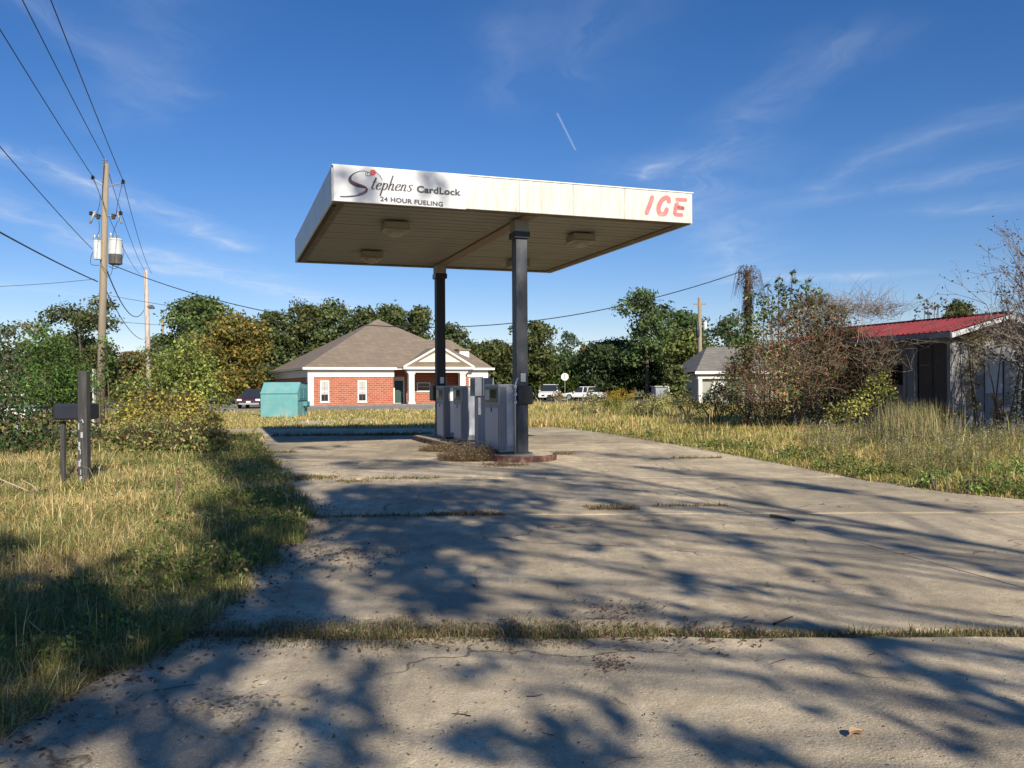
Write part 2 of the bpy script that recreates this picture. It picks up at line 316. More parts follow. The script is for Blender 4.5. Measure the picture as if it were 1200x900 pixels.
# ------------------------------------------------------------------ object helpers
def tag(o, label=None, cat=None, group=None, kind=None):
    if label: o['label'] = label
    if cat: o['category'] = cat
    if group: o['group'] = group
    if kind: o['kind'] = kind
    return o
def thing(name, label, cat, loc=(0, 0, 0), rz=0.0, group=None):
    o = bpy.data.objects.new(name, None); COL.objects.link(o)
    o.location = loc; o.rotation_euler = (0, 0, rz); o.empty_display_size = .3
    return tag(o, label, cat, group)
def link(name, me, mat, parent=None, loc=None):
    o = bpy.data.objects.new(name, me); COL.objects.link(o)
    if mat is not None and not me.materials: me.materials.append(mat)
    if parent: o.parent = parent
    if loc is not None: o.location = loc
    return o
class MB:
    def __init__(s): s.v = []; s.f = []
    def add(s, vs, fs):
        n = len(s.v); s.v += [tuple(x) for x in vs]; s.f += [tuple(i + n for i in f) for f in fs]; return s
    def box(s, x0, x1, y0, y1, z0, z1):
        return s.add([(x0, y0, z0), (x1, y0, z0), (x1, y1, z0), (x0, y1, z0), (x0, y0, z1), (x1, y0, z1), (x1, y1, z1), (x0, y1, z1)],
                     [(0, 3, 2, 1), (4, 5, 6, 7), (0, 1, 5, 4), (1, 2, 6, 5), (2, 3, 7, 6), (3, 0, 4, 7)])
    def cb(s, c, sz): return s.box(c[0] - sz[0] / 2, c[0] + sz[0] / 2, c[1] - sz[1] / 2, c[1] + sz[1] / 2, c[2] - sz[2] / 2, c[2] + sz[2] / 2)
    def tube(s, pts, r, n=8, cap=True):
        pts = [Vector(p) for p in pts]
        rr = r if hasattr(r, '__len__') else [r] * len(pts)
        base = len(s.v); up = None
        for i, p in enumerate(pts):
            t = (pts[min(i + 1, len(pts) - 1)] - pts[max(i - 1, 0)]).normalized()
            if up is None: up = Vector((0, 0, 1)) if abs(t.z) < .9 else Vector((1, 0, 0))
            a = t.cross(up).normalized(); b = t.cross(a).normalized(); up = -b if False else up
            for k in range(n):
                w = 2 * math.pi * k / n
                s.v.append(tuple(p + a * math.cos(w) * rr[i] + b * math.sin(w) * rr[i]))
        for i in range(len(pts) - 1):
            for k in range(n):
                k2 = (k + 1) % n
                s.f.append((base + i * n + k, base + i * n + k2, base + (i + 1) * n + k2, base + (i + 1) * n + k))
        if cap:
            s.f.append(tuple(base + k for k in range(n))[::-1]); s.f.append(tuple(base + (len(pts) - 1) * n + k for k in range(n)))
        return s
    def cyl(s, c, r, z0, z1, n=16): return s.tube([(c[0], c[1], z0), (c[0], c[1], z1)], r, n)
    def lathe(s, c, prof, n=16):
        base = len(s.v)
        for r, z in prof:
            for k in range(n):
                w = 2 * math.pi * k / n; s.v.append((c[0] + r * math.cos(w), c[1] + r * math.sin(w), c[2] + z))
        for i in range(len(prof) - 1):
            for k in range(n):
                k2 = (k + 1) % n; s.f.append((base + i * n + k, base + i * n + k2, base + (i + 1) * n + k2, base + (i + 1) * n + k))
        s.f.append(tuple(base + k for k in range(n))[::-1]); s.f.append(tuple(base + (len(prof) - 1) * n + k for k in range(n)))
        return s
    def prism(s, poly, z0, z1):
        n = len(poly); b = [(x, y, z0) for x, y in poly] + [(x, y, z1) for x, y in poly]
        return s.add(b, [tuple(range(n))[::-1], tuple(range(n, 2 * n))] + [(i, (i + 1) % n, n + (i + 1) % n, n + i) for i in range(n)])
    def xprism(s, poly, x0, x1):   # poly in (y, z), extruded along x
        n = len(poly); b = [(x0, y, z) for y, z in poly] + [(x1, y, z) for y, z in poly]
        return s.add(b, [tuple(range(n))[::-1], tuple(range(n, 2 * n))] + [(i, (i + 1) % n, n + (i + 1) % n, n + i) for i in range(n)])
    def yprism(s, poly, y0, y1):   # poly in (x, z), extruded along y
        n = len(poly); b = [(x, y0, z) for x, z in poly] + [(x, y1, z) for x, z in poly]
        return s.add(b, [tuple(range(n)), tuple(range(n, 2 * n))[::-1]] + [(i, n + i, n + (i + 1) % n, (i + 1) % n) for i in range(n)])
    def build(s, name, mat, parent=None, bev=0.0, smooth=False):
        me = bpy.data.meshes.new(name); me.from_pydata(s.v, [], s.f); me.update()
        bm = bmesh.new(); bm.from_mesh(me); bmesh.ops.recalc_face_normals(bm, faces=bm.faces); bm.to_mesh(me); bm.free()
        if smooth:
            for p in me.polygons: p.use_smooth = True
        o = link(name, me, mat, parent)
        if bev:
            b = o.modifiers.new('bevel', 'BEVEL'); b.width = bev; b.segments = 2; b.limit_method = 'ANGLE'
        return o

# fast vegetation meshes ------------------------------------------------
class Veg:
    def __init__(s): s.V = []; s.Q = []; s.T = []; s.C = []; s.n = 0
    def _add(s, V, Q=None, T=None, C=None):
        s.V.append(V)
        if Q is not None: s.Q.append(Q + s.n)
        if T is not None: s.T.append(T + s.n)
        s.C.append(C); s.n += len(V); return s
    def leaves(s, P, size, col, nrm=None, aspect=.55, jit=.9):
        """rhombic leaves at P (N,3); size and colour per leaf; nrm preferred normal"""
        n = len(P)
        size = np.broadcast_to(np.asarray(size, float), (n,))
        N_ = rng.normal(size=(n, 3)) * jit
        if nrm is not None: N_ = N_ + nrm
        N_ /= np.linalg.norm(N_, axis=1, keepdims=True) + 1e-9
        A = rng.normal(size=(n, 3)); A -= (A * N_).sum(1, keepdims=True) * N_; A /= np.linalg.norm(A, axis=1, keepdims=True) + 1e-9
        B = np.cross(N_, A)
        a = A * size[:, None] * .5; b = B * size[:, None] * .5 * aspect
        V = np.stack([P - a, P + b - a * .1, P + a, P - b - a * .1], 1).reshape(-1, 3)
        Q = np.arange(4 * n).reshape(n, 4)
        return s._add(V, Q=Q, C=np.repeat(np.broadcast_to(col, (n, 3)), 4, axis=0))
    def blades(s, P, h, w, col, lean=.5, up=None):
        n = len(P)
        th = rng.uniform(0, 2 * np.pi, n); wd = np.stack([np.cos(th), np.sin(th), np.zeros(n)], 1) * (w * .5)[:, None]
        ph = rng.uniform(0, 2 * np.pi, n); L_ = np.abs(rng.normal(size=n)) * lean * h
        ld = np.stack([np.cos(ph) * L_, np.sin(ph) * L_, np.zeros(n)], 1)
        hz = np.stack([np.zeros(n), np.zeros(n), h * 1.0], 1)
        tipz = hz * np.maximum(.25, 1 - .35 * (L_ / h)[:, None] ** 1.0)
        V = np.stack([P - wd, P + wd, P + ld * .35 + hz * .55 + wd * .8, P + ld * .35 + hz * .55 - wd * .8, P + ld + tipz], 1).reshape(-1, 3)
        b = (np.arange(n) * 5)[:, None]
        return s._add(V, Q=b + np.array([[0, 1, 2, 3]]), T=b + np.array([[3, 2, 4]]), C=np.repeat(col, 5, axis=0))
    def sticks(s, PP, r0, r1, col):
        """PP (N,K,3) poly-lines as three-sided tapered tubes"""
        n, K, _ = PP.shape
        d = PP[:, -1] - PP[:, 0]; d /= np.linalg.norm(d, axis=1, keepdims=True) + 1e-9
        a = np.cross(d, rng.normal(size=(n, 3))); a /= np.linalg.norm(a, axis=1, keepdims=True) + 1e-9
        b = np.cross(d, a)
        r0 = np.broadcast_to(np.asarray(r0, float), (n,)); r1 = np.broadcast_to(np.asarray(r1, float), (n,))
        out = np.zeros((n, K, 3, 3))
        for k in range(K):
            r = (r0 + (r1 - r0) * k / (K - 1))[:, None]
            for j in range(3):
                w = 2 * np.pi * j / 3
                out[:, k, j] = PP[:, k] + (a * math.cos(w) + b * math.sin(w)) * r
        V = out.reshape(-1, 3)
        q = []
        for k in range(K - 1):
            for j in range(3):
                j2 = (j + 1) % 3
                q.append([k * 3 + j, k * 3 + j2, (k + 1) * 3 + j2, (k + 1) * 3 + j])
        Q = (np.arange(n) * K * 3)[:, None, None] + np.array(q)[None]
        return s._add(V, Q=Q.reshape(-1, 4), C=np.repeat(np.broadcast_to(col, (n, 3)), 3 * K, axis=0))
    def limb(s, pts, radii, col, n=7):
        m_ = MB().tube(pts, radii, n, cap=False)
        return s._add(np.array(m_.v), Q=np.array(m_.f), C=np.tile(np.array(col, float), (len(m_.v), 1)))
    def build(s, name, mat=None, parent=None, kind=None):
        V = np.concatenate(s.V).astype(np.float32); C = np.concatenate(s.C)
        Q = np.concatenate(s.Q) if s.Q else np.zeros((0, 4), int); T = np.concatenate(s.T) if s.T else np.zeros((0, 3), int)
        me = bpy.data.meshes.new(name)
        me.vertices.add(len(V)); me.vertices.foreach_set('co', V.ravel())
        nl = Q.size + T.size; me.loops.add(nl); me.loops.foreach_set('vertex_index', np.concatenate([Q.ravel(), T.ravel()]).astype(np.int32))
        me.polygons.add(len(Q) + len(T))
        st = np.concatenate([np.arange(len(Q)) * 4, Q.size + np.arange(len(T)) * 3]).astype(np.int32)
        me.polygons.foreach_set('loop_start', st)
        me.update(calc_edges=True)
        at_ = me.attributes.new('col', 'FLOAT_COLOR', 'POINT')
        at_.data.foreach_set('color', np.concatenate([np.clip(C, 0, 1), np.ones((len(C), 1))], 1).astype(np.float32).ravel())
        o = link(name, me, mat or VEG, parent)
        if kind: o['kind'] = kind
        return o

def vnoise(x, y, scale, seed=0):
    """smooth value noise for numpy arrays, 0..1"""
    x = np.asarray(x) / scale + 1000.37; y = np.asarray(y) / scale + 1000.91
    xi = np.floor(x).astype(int); yi = np.floor(y).astype(int); fx = x - xi; fy = y - yi
    fx = fx * fx * (3 - 2 * fx); fy = fy * fy * (3 - 2 * fy)
    def h(a, b):
        k = (a * 374761393 + b * 668265263 + seed * 1442695041) & 0x7fffffff
        k = ((k ^ (k >> 13)) * 1274126177) & 0x7fffffff
        return ((k ^ (k >> 16)) & 0xffff) / 65535.0
    return (h(xi, yi) * (1 - fx) + h(xi + 1, yi) * fx) * (1 - fy) + (h(xi, yi + 1) * (1 - fx) + h(xi + 1, yi + 1) * fx) * fy
def fbm(x, y, s, seed=0): return .55 * vnoise(x, y, s, seed) + .3 * vnoise(x, y, s * .45, seed + 1) + .15 * vnoise(x, y, s * .2, seed + 2)

def palette(n, cols, var=.25, weights=None):
    cols = np.array(cols); k = rng.choice(len(cols), n, p=weights)
    return cols[k] * (1 + rng.normal(size=(n, 1)) * var).clip(.4, 1.8) * (1 + rng.normal(size=(n, 3)) * .06)

G_DARK = [(.040, .052, .016), (.058, .068, .02), (.075, .082, .026)]
G_MID = [(.055, .095, .022), (.075, .115, .03), (.095, .125, .035)]
G_BRIGHT = [(.10, .17, .03), (.14, .20, .04), (.075, .13, .028)]
G_YEL = [(.20, .21, .04), (.15, .18, .04), (.26, .22, .05), (.11, .15, .035)]
G_PINE = [(.045, .062, .022), (.062, .078, .026), (.08, .095, .034)]
G_ORNG = [(.24, .13, .025), (.19, .13, .03), (.12, .12, .03), (.28, .15, .03)]
BROWN = [(.13, .085, .055), (.17, .12, .085), (.10, .06, .045), (.15, .08, .05)]

def clump_leaves(vg, cs, rs, leaf, dens, pal, var=.22, squash=.8, shell=.55, clumpvar=.22, jit=.8):
    for c, r in zip(cs, rs):
        rr = np.array([r, r, r * squash]) if np.isscalar(r) else np.array(r)
        n = max(12, int(8.0 * dens * (rr[0] * rr[2]) / leaf ** 2 * .85))
        d = rng.normal(size=(n, 3)); d /= np.linalg.norm(d, axis=1, keepdims=True)
        rad = shell + (1.06 - shell) * rng.random((n, 1)) ** .6
        lump = 1 + .28 * np.sin(d[:, :1] * 7 + c[0]) * np.cos(d[:, 1:2] * 6 + c[1]) + .2 * rng.normal(size=(n, 1))
        P = np.array(c) + d * rad * rr * lump
        P[:, 2] = np.maximum(P[:, 2], .03)
        k = 1 + rng.normal() * clumpvar
        vg.leaves(P, leaf * rng.uniform(.45, 1.45, n), palette(n, pal, var) * max(.5, k) * 1.6, nrm=d * .8 + np.array([0, 0, .35]), jit=jit)

def tree_limbs(vg, base, H, r, targets, col, lean=(0, 0), n=7, top=.8):
    """trunk plus limbs curving to the clump centres"""
    bx, by = base[0], base[1]
    tp = []
    K = 7
    for i in range(K):
        t = i / (K - 1)
        tp.append(Vector((bx + lean[0] * t + .04 * H * math.sin(t * 5 + bx) * t * .3, by + lean[1] * t + .04 * H * math.cos(t * 4 + by) * t * .3, base[2] + H * top * t)))
    vg.limb(tp, [r * (1.25 if i == 0 else 1) * (1 - .75 * i / (K - 1)) for i in range(K)], col, n)
    for c in targets:
        c = Vector(c); zt = max(.25 * H, min(c.z - .25 * (Vector((c.x, c.y, 0)) - Vector((bx, by, 0))).length, H * top))
        t = min(1, (zt - base[2]) / (H * top)); a = tp[0].lerp(tp[-1], t)
        k = min(K - 2, int(t * (K - 1))); a = tp[k].lerp(tp[k + 1], t * (K - 1) - k)
        mid = a.lerp(c, .5) + Vector((random.uniform(-1, 1), random.uniform(-1, 1), random.uniform(.0, .8))) * (c - a).length * .12
        r0 = r * .42 * (1 - .6 * t)
        vg.limb([a, a.lerp(mid, .55) + Vector((0, 0, .02)), mid, mid.lerp(c, .6), c], [r0, r0 * .8, r0 * .62, r0 * .4, r0 * .15], col, 5)

def make_tree(name, label, px, top, hw, Y, kind='oak', pal=None, base_z=0, leaf=None, dens=1.0, group='trees behind the street', squash=.8, cat='tree', bark=(.11, .09, .07), low=.12):
    H = EYE + (HOR - top) * Y / FPX; X = (px - 600) * Y / FPX; W = hw * 1.18 * Y / FPX
    root = thing(name, label, cat, (X, Y, 0), 0, group)
    leaf = leaf or .0042 * Y
    cs, rs = [], []
    if kind == 'oak':
        n = 64
        for i in range(n):
            a = random.uniform(0, 2 * math.pi); q = random.random() ** .5; zz = random.uniform(0, 1)
            wz = math.sin(math.pi * min(1, .12 + zz * .80)) ** .7
            r = W * random.uniform(.15, .33)
            cs.append((math.cos(a) * q * (W - r * .7) * wz, math.sin(a) * q * (W - r) * wz, H * low + r * .6 + zz * (H * (1 - low) - r * 1.5)))
            rs.append((r * 1.3, r * 1.3, r * .72))
        cs.append((0, 0, H - W * .2)); rs.append((W * .3, W * .3, W * .2)); cs.append((W * .3, 0, H - W * .35)); rs.append((W * .3, W * .3, W * .2))
    elif kind == 'pine':
        n = 22
        for i in range(n):
            zz = .40 + .58 * (i / (n - 1)); a = random.uniform(0, 2 * math.pi)
            q = random.uniform(.2, 1) * W * (1.05 - abs(zz - .66) * 1.3)
            r = W * random.uniform(.30, .46)
            cs.append((math.cos(a) * q * .75, math.sin(a) * q * .75, H * zz - r * .3)); rs.append(r)
    elif kind == 'sparse':
        n = 20
        for i in range(n):
            zz = random.uniform(.35, .97); a = random.uniform(0, 2 * math.pi); q = random.uniform(.2, .9) * W
            cs.append((math.cos(a) * q, math.sin(a) * q, H * zz)); rs.append(W * random.uniform(.14, .26))
    tv = Veg(); tree_limbs(tv, (0, 0, 0), H, max(.10, .018 * H), cs[::2], bark)
    tv.build('trunk', BARK, root)
    cv = Veg(); clump_leaves(cv, cs, rs, leaf, 4.6 * dens if kind != 'sparse' else 1.6 * dens, pal or G_MID, squash=squash if kind != 'pine' else .55)
    cv.build('crown', VEG, root, 'stuff')
    return root

# ------------------------------------------------------------------ ground, pavement
g = MB(); GS = 1200.0
g.add([(-GS, -GS, 0), (GS, -GS, 0), (GS, GS, 0), (-GS, GS, 0)], [(0, 1, 2, 3)])
tag(g.build('ground', SOIL), kind='structure')
LX = ([-12, 3.0, 3.9, 4.7, 6.4, 8.0, 10.3, 13.0, 14.6, 20.0, 29.8, 31.8], [-3.4, -2.75, -2.35, -2.2, -2.15, -2.3, -2.5, -3.45, -3.9, -5.9, -9.1, -9.7])
RX = ([-12, 8, 10, 11.2, 12.2, 13.7, 17, 21.6, 28, 31.8], [11, 9.5, 7.9, 6.9, 6.2, 5.7, 5.25, 4.4, 2.9, 1.6])
xl = lambda Y: np.interp(Y, *LX)
xr = lambda Y: np.interp(Y, *RX)
split_x = lambda Y: 5.6 - .26 * Y
rows = [(-10, 5.24, 'n'), (5.42, 10.22, 'y'), (10.32, 14.22, 'y'), (14.30, 18.2, 'y'), (18.26, 22.6, 'y'), (22.63, 27.05, 'y'), (27.25, 31.8, 'y')]
pave = tag(bpy.data.objects.new('pavement', None), kind='structure'); COL.objects.link(pave)
def jit_line(a, b, amp, step=.35):
    L_ = math.dist(a, b); n = max(1, int(L_ / step)); out = []
    for i in range(n):
        t = i / n
        nx, ny = -(b[1] - a[1]) / L_, (b[0] - a[0]) / L_
        j = random.gauss(0, amp) if i else 0
        out.append((a[0] + (b[0] - a[0]) * t + nx * j, a[1] + (b[1] - a[1]) * t + ny * j))
    return out
def slab(poly, amps, z, mat=CONC, name='slab'):
    pts = []
    for i, p in enumerate(poly): pts += jit_line(p, poly[(i + 1) % len(poly)], amps[i])
    bm = bmesh.new()
    vs = [bm.verts.new((x, y, z)) for x, y in pts]
    f = bm.faces.new(vs)
    r = bmesh.ops.extrude_face_region(bm, geom=[f])
    for v in r['geom']:
        if isinstance(v, bmesh.types.BMVert): v.co.z = -.06
    bmesh.ops.triangulate(bm, faces=[x for x in bm.faces if len(x.verts) > 4]); bmesh.ops.recalc_face_normals(bm, faces=bm.faces)
    me = bpy.data.meshes.new(name); bm.to_mesh(me); bm.free()
    return link(name, me, mat, pave)
for a, b, sp in rows:
    ys = [a] + [y for y in LX[0] if a < y < b] + [b]; yr = [a] + [y for y in RX[0] if a < y < b] + [b]
    
    L_ = [(float(xl(y)), y) for y in ys]; Rr = [(float(xr(y)), y) for y in yr]
    fy = lambda y, x: y - (x * .012 if y > 2 else 0)
    if sp == 'n':
        poly = [L_[0], Rr[0]] + Rr[1:-1] + [(Rr[-1][0], fy(b, Rr[-1][0])), (L_[-1][0], fy(b, L_[-1][0]))] + L_[1:-1][::-1]
        slab(poly, [.03] * len(poly), .03)
    else:
        s0, s1 = split_x(a), split_x(b)
        p1 = [(L_[0][0], fy(a, L_[0][0])), (s0 - .006, fy(a, s0)), (s1 - .006, fy(b, s1)), (L_[-1][0], fy(b, L_[-1][0]))] + L_[1:-1][::-1]
        slab(p1, [.012, .003, .012, .05] + [.05] * 9, .03 + random.uniform(-.002, .002))
        p2 = [(s0 + .006, fy(a, s0)), (Rr[0][0], fy(a, Rr[0][0]))] + Rr[1:-1] + [(Rr[-1][0], fy(b, Rr[-1][0])), (s1 + .006, fy(b, s1))]
        slab(p2, [.012] + [.05] * (len(Rr) - 1) + [.012, .003], .03 + random.uniform(-.002, .002))
slab([(-26, 28.8), (-9.0, 29.0), (-9.75, 31.8), (-26, 31.9)], [.05, .01, .05, .05], .028)
# far surfaces
def sheet(name, poly, z, mat, lab=None):
    m_ = MB(); m_.prism(poly, -.05, z); return tag(m_.build(name, mat), kind='structure')
sheet('driveway', [(-60, 53), (-2.0, 56), (-1.0, 72.9), (-16, 66.8), (-23, 66.2), (-23, 90), (-60, 90)], .03, CONC_FAR)
sheet('road', [(-6, 84.5), (70, 86), (70, 94), (-4, 92)], .02, ASPH)
for i, (px, py, w, d) in enumerate([(368, 494.5, 2.4, 2.2), (400, 491.5, 1.0, 1.2), (422, 492.5, 1.7, 1.5), (345, 497, .9, .8), (655, 468, 4, 2.0)]):
    c = gnd(px, py); n = 11
    poly = [(c.x + w / 2 * math.cos(k * 2 * math.pi / n) * random.uniform(.7, 1.2), c.y + d * math.sin(k * 2 * math.pi / n) * random.uniform(.7, 1.2)) for k in range(n)]
    sheet('sand_patch', poly, .035 + .004 * i, M('pale_sand', (.50, .44, .36), .9, var=.15, bump=.3))

# ------------------------------------------------------------------ canopy
CO, CY, CW, CD, CH, FH = (-3.361, 15.894), .333, 7.745, 8.38, 5.123, .663
canopy = thing('fuel_canopy', 'flat white fuel station canopy on two dark columns, sign panel at its left end', 'canopy', (CO[0], CO[1], 0), CY)
# soffit planks, run along the front
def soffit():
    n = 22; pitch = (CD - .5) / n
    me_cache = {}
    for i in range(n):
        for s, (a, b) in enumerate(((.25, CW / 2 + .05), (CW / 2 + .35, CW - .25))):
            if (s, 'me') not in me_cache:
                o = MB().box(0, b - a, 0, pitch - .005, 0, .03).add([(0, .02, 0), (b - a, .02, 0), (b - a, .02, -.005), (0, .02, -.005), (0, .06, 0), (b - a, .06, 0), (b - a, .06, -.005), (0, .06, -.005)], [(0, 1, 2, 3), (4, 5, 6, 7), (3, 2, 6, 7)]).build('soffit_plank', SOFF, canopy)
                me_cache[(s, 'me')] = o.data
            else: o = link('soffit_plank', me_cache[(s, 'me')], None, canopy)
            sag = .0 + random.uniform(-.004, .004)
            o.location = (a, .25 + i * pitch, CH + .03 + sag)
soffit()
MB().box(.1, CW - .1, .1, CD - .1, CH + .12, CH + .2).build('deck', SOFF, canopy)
MB().box(CW / 2 + .06, CW / 2 + .34, .2, CD - .2, CH - .015, CH + .05).build('gutter', M('gutter_brown', (.20, .14, .10), .7, var=.4, scale=5), canopy)
MB().box(.02, CW - .02, .02, CD - .02, CH + FH - .14, CH + FH - .10).build('roof', FASC_S, canopy)
rim = MB(); e = .25
rim.box(.02, CW - .02, .02, e, CH + .001, CH + .05).box(.02, CW - .02, CD - e, CD - .02, CH + .001, CH + .05)
rim.box(.02, e, e + .002, CD - e - .002, CH + .001, CH + .05).box(CW - e, CW - .02, e + .002, CD - e - .002, CH + .001, CH + .05)
rim.build('edge_rim', M('rim_brown', (.16, .12, .085), .7, var=.5, scale=4, dirt=(.04, .03, .025), dirt_amt=.8, dirt_scale=3), canopy)
def u_of(px): k = (px - 600) / FPX; return (CO[1] * k - CO[0]) / (math.cos(CY) - math.sin(CY) * k)
seams = [0, u_of(547), u_of(609.5), u_of(672.5), u_of(733), CW]
panels = []
for i in range(len(seams) - 1):
    a, b = seams[i] + .0015, seams[i + 1] - .0015
    z1 = CH + FH - .012 * (i > 0); 
    p = MB().box(a, b, -.025 - (.012 if i == 0 else 0), .02, CH + (.004 if i else -.012), z1 + (.012 if i == 0 else 0)).build('front_fascia_panel', SIGNW if i == 0 else FASC, canopy, bev=.004)
    panels.append(p)
MB().box(-.02, CW + .03, -.03, .04, CH + FH + .001, CH + FH + .02).build('fascia_cap', TRIM, canopy)
ns = 14
for i in range(ns):
    a = .03 + i * (CD - .05) / ns; b = a + (CD - .05) / ns - .008
    MB().box(-.022, .018, a, b, CH - .005, CH + FH - .005 + random.uniform(-.003, .003)).build('side_fascia_panel', FASC_S, canopy, bev=.006)
    MB().box(CW - .018, CW + .022, a, b, CH - .005, CH + FH - .005).build('side_fascia_panel', FASC_S, canopy, bev=.006)
MB().box(0, CW, CD - .02, CD + .02, CH, CH + FH - .002).build('rear_fascia', FASC_S, canopy)
MB().box(.035, .10, .4, CD - .3, CH - .03, CH + .0).build('drip_edge', M('rust_dark', (.05, .035, .028), .8, var=.5), canopy)  # dark strip stands in for the dark gap inside the left fascia
for u, v in ((1.55, 1.85), (1.72, 5.9), (5.95, 1.95), (5.9, 6.2)):
    h = MB().box(u - .27, u + .27, v - .27, v + .27, CH - .17, CH + .0).build('canopy_lamp', LAMPH, canopy, bev=.03)
    MB().lathe((u, v, CH - .172), [(.20, 0), (.2, -.03), (.15, -.09), (.07, -.12), (.01, -.125)], 18).build('lamp_lens', LAMPG, h, smooth=True)
    MB().box(u - .29, u + .29, v - .29, v + .29, CH - .19, CH - .171).build('lamp_flange', LAMPH, h)
# columns belong to the canopy
CU = 4.02
for v in (.80, 7.72):
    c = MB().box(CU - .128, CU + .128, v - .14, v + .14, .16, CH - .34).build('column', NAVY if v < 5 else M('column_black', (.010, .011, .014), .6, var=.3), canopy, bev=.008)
    MB().box(CU - .175, CU + .175, v - .19, v + .19, CH - .40, CH - .26).build('column_collar', BLACK, c, bev=.01)
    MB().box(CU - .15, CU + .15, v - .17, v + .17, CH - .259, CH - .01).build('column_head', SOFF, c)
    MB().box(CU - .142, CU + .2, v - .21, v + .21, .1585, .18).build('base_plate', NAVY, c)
    MB().box(CU - .29, CU + .18, v - .27, v + .18, 1.18, 1.62).build('column_cover', BLACK, c, bev=.03) if v > 5 else MB().box(CU - .13, CU + .22, v - .20, v + .22, 1.20, 1.60).build('column_cover', BLACK, c, bev=.03)
    MB().box(CU - .05, CU + .06, v - .175, v - .15, 1.68, 1.86).build('notice_plate', STEEL, c)

# lettering on the front fascia: strokes with width, 3 mm proud of the panel
def ribbon(mb, pts, wid, y=-.0405, th=.003, cap=5, frac=(0, 1)):
    P = [np.array(p, float) for p in pts]
    Q = []
    n = len(P)                                     # Catmull-Rom smoothing
    for i in range(n - 1):
        p0 = P[max(i - 1, 0)]; p1 = P[i]; p2 = P[i + 1]; p3 = P[min(i + 2, n - 1)]
        for k in range(6):
            t = k / 6
            Q.append(.5 * ((2 * p1) + (-p0 + p2) * t + (2 * p0 - 5 * p1 + 4 * p2 - p3) * t * t + (-p0 + 3 * p1 - 3 * p2 + p3) * t ** 3))
    Q.append(P[-1]); m_ = len(Q)
    L_, R_ = [], []
    for i, q in enumerate(Q):
        d = Q[min(i + 1, m_ - 1)] - Q[max(i - 1, 0)]; d = d / (np.linalg.norm(d) + 1e-9)
        w = wid(i / (m_ - 1), d) if callable(wid) else wid
        nn_ = np.array([-d[1], d[0]]) * w / 2; L_.append(q + nn_); R_.append(q - nn_)
    b = len(mb.v)
    for i in range(m_):
        for q in (L_[i], R_[i]):
            mb.v.append((q[0], y, q[1]))
        for q in (L_[i], R_[i]):
            mb.v.append((q[0], y - th, q[1]))
    for i in range(m_ - 1):
        a = b + i * 4
        mb.f += [(a + 2, a + 3, a + 7, a + 6), (a, a + 4, a + 6, a + 2), (a + 1, a + 3, a + 7, a + 5)]
    if cap and not callable(wid):                  # round ends
        for q in (Q[0], Q[-1]):
            k = len(mb.v); n_ = 12
            for j in range(n_): mb.v.append((q[0] + wid / 2 * math.cos(2 * math.pi * j / n_), y - th - .0004, q[1] + wid / 2 * math.sin(2 * math.pi * j / n_)))
            mb.f.append(tuple(range(k, k + n_)))
    return mb
def fpt(px, py):
    """front fascia (u, z) of a photo pixel"""
    t = 194.2 + (px - 390.2) * .0775; b = 235.3 + (px - 390.7) * .0624
    return (u_of(px), CH + FH * (b - py) / (b - t))
sg = lambda cx, cy: fpt(380 + cx * .15, 185 + cy * .15)
PXM = 1 / 61.0 * .15 * 1.0                          # metres per crop pixel on the sign
sgn = panels[0]
m_ = MB(); S = [(305, 110), (270, 116), (232, 135), (205, 165), (215, 195), (262, 220), (320, 235), (342, 256), (322, 284), (260, 302), (190, 309), (128, 309)]
ribbon(m_, [sg(*p) for p in S], lambda t, d: .012 + .062 * math.exp(-((t - .42) / .17) ** 2) + .018 * math.exp(-((t - .9) / .12) ** 2))
m_.build('swash_letter', INK, sgn)
m_ = MB(); ribbon(m_, [sg(*p) for p in [(222, 150), (214, 170), (226, 192), (270, 213), (318, 232), (334, 254), (312, 276), (268, 292)]], lambda t, d: .004 + .030 * math.sin(math.pi * t), y=-.0445)
m_.build('swash_highlight', INK_R, sgn)  # maroon inner part of the printed S
m_ = MB()
for st in ([(300, 110), (318, 108), (333, 116)], [(334, 114), (330, 140), (350, 148), (372, 143)], [(334, 114), (350, 120), (368, 118)], [(345, 124), (343, 138)], [(410, 118), (428, 136), (444, 152), (457, 178)]):
    ribbon(m_, [sg(*p) for p in st], .010)
m_.build('nozzle_outline', INK, sgn)['kind'] = 'stuff'
m_ = MB()
for st in ([(372, 108), (396, 106), (404, 120)], [(368, 130), (388, 138), (404, 128)], [(378, 118), (396, 122)]): ribbon(m_, [sg(*p) for p in st], .032)
m_.build('nozzle_mark', INK_RED, sgn)
FONT = {
 't': ([[(.28, 1.75), (.14, .8), (.08, .25), (.22, .0), (.45, .12)], [(-.12, 1.08), (.5, 1.12)]], .62),
 'e': ([[(.08, .48), (.42, .56), (.58, .82), (.42, 1.0), (.18, .84), (.05, .45), (.16, .06), (.42, .0), (.68, .2)]], .80),
 'p': ([[(.14, 1.05), (.10, .2), (.05, -.95)], [(.12, .7), (.36, .98), (.60, .88), (.66, .5), (.5, .08), (.28, -.02), (.1, .14)]], .92),
 'h': ([[(.16, 2.25), (.10, 1.2), (.04, 0)], [(.08, .6), (.32, .95), (.52, .92), (.54, .5), (.50, .1), (.62, .0), (.8, .12)]], .92),
 'n': ([[(.1, .98), (.08, .5), (.04, 0)], [(.08, .6), (.32, .95), (.52, .92), (.54, .5), (.50, .1), (.62, .0), (.8, .12)]], .92),
 's': ([[(.58, .82), (.42, 1.0), (.2, .88), (.2, .64), (.46, .42), (.48, .14), (.26, -.02), (.0, .14)]], .7)}
xh = .125; x = sg(372, 250)[0]; base0 = sg(372, 250)[1]; base1 = sg(690, 268)[1]; xe = sg(690, 268)[0]
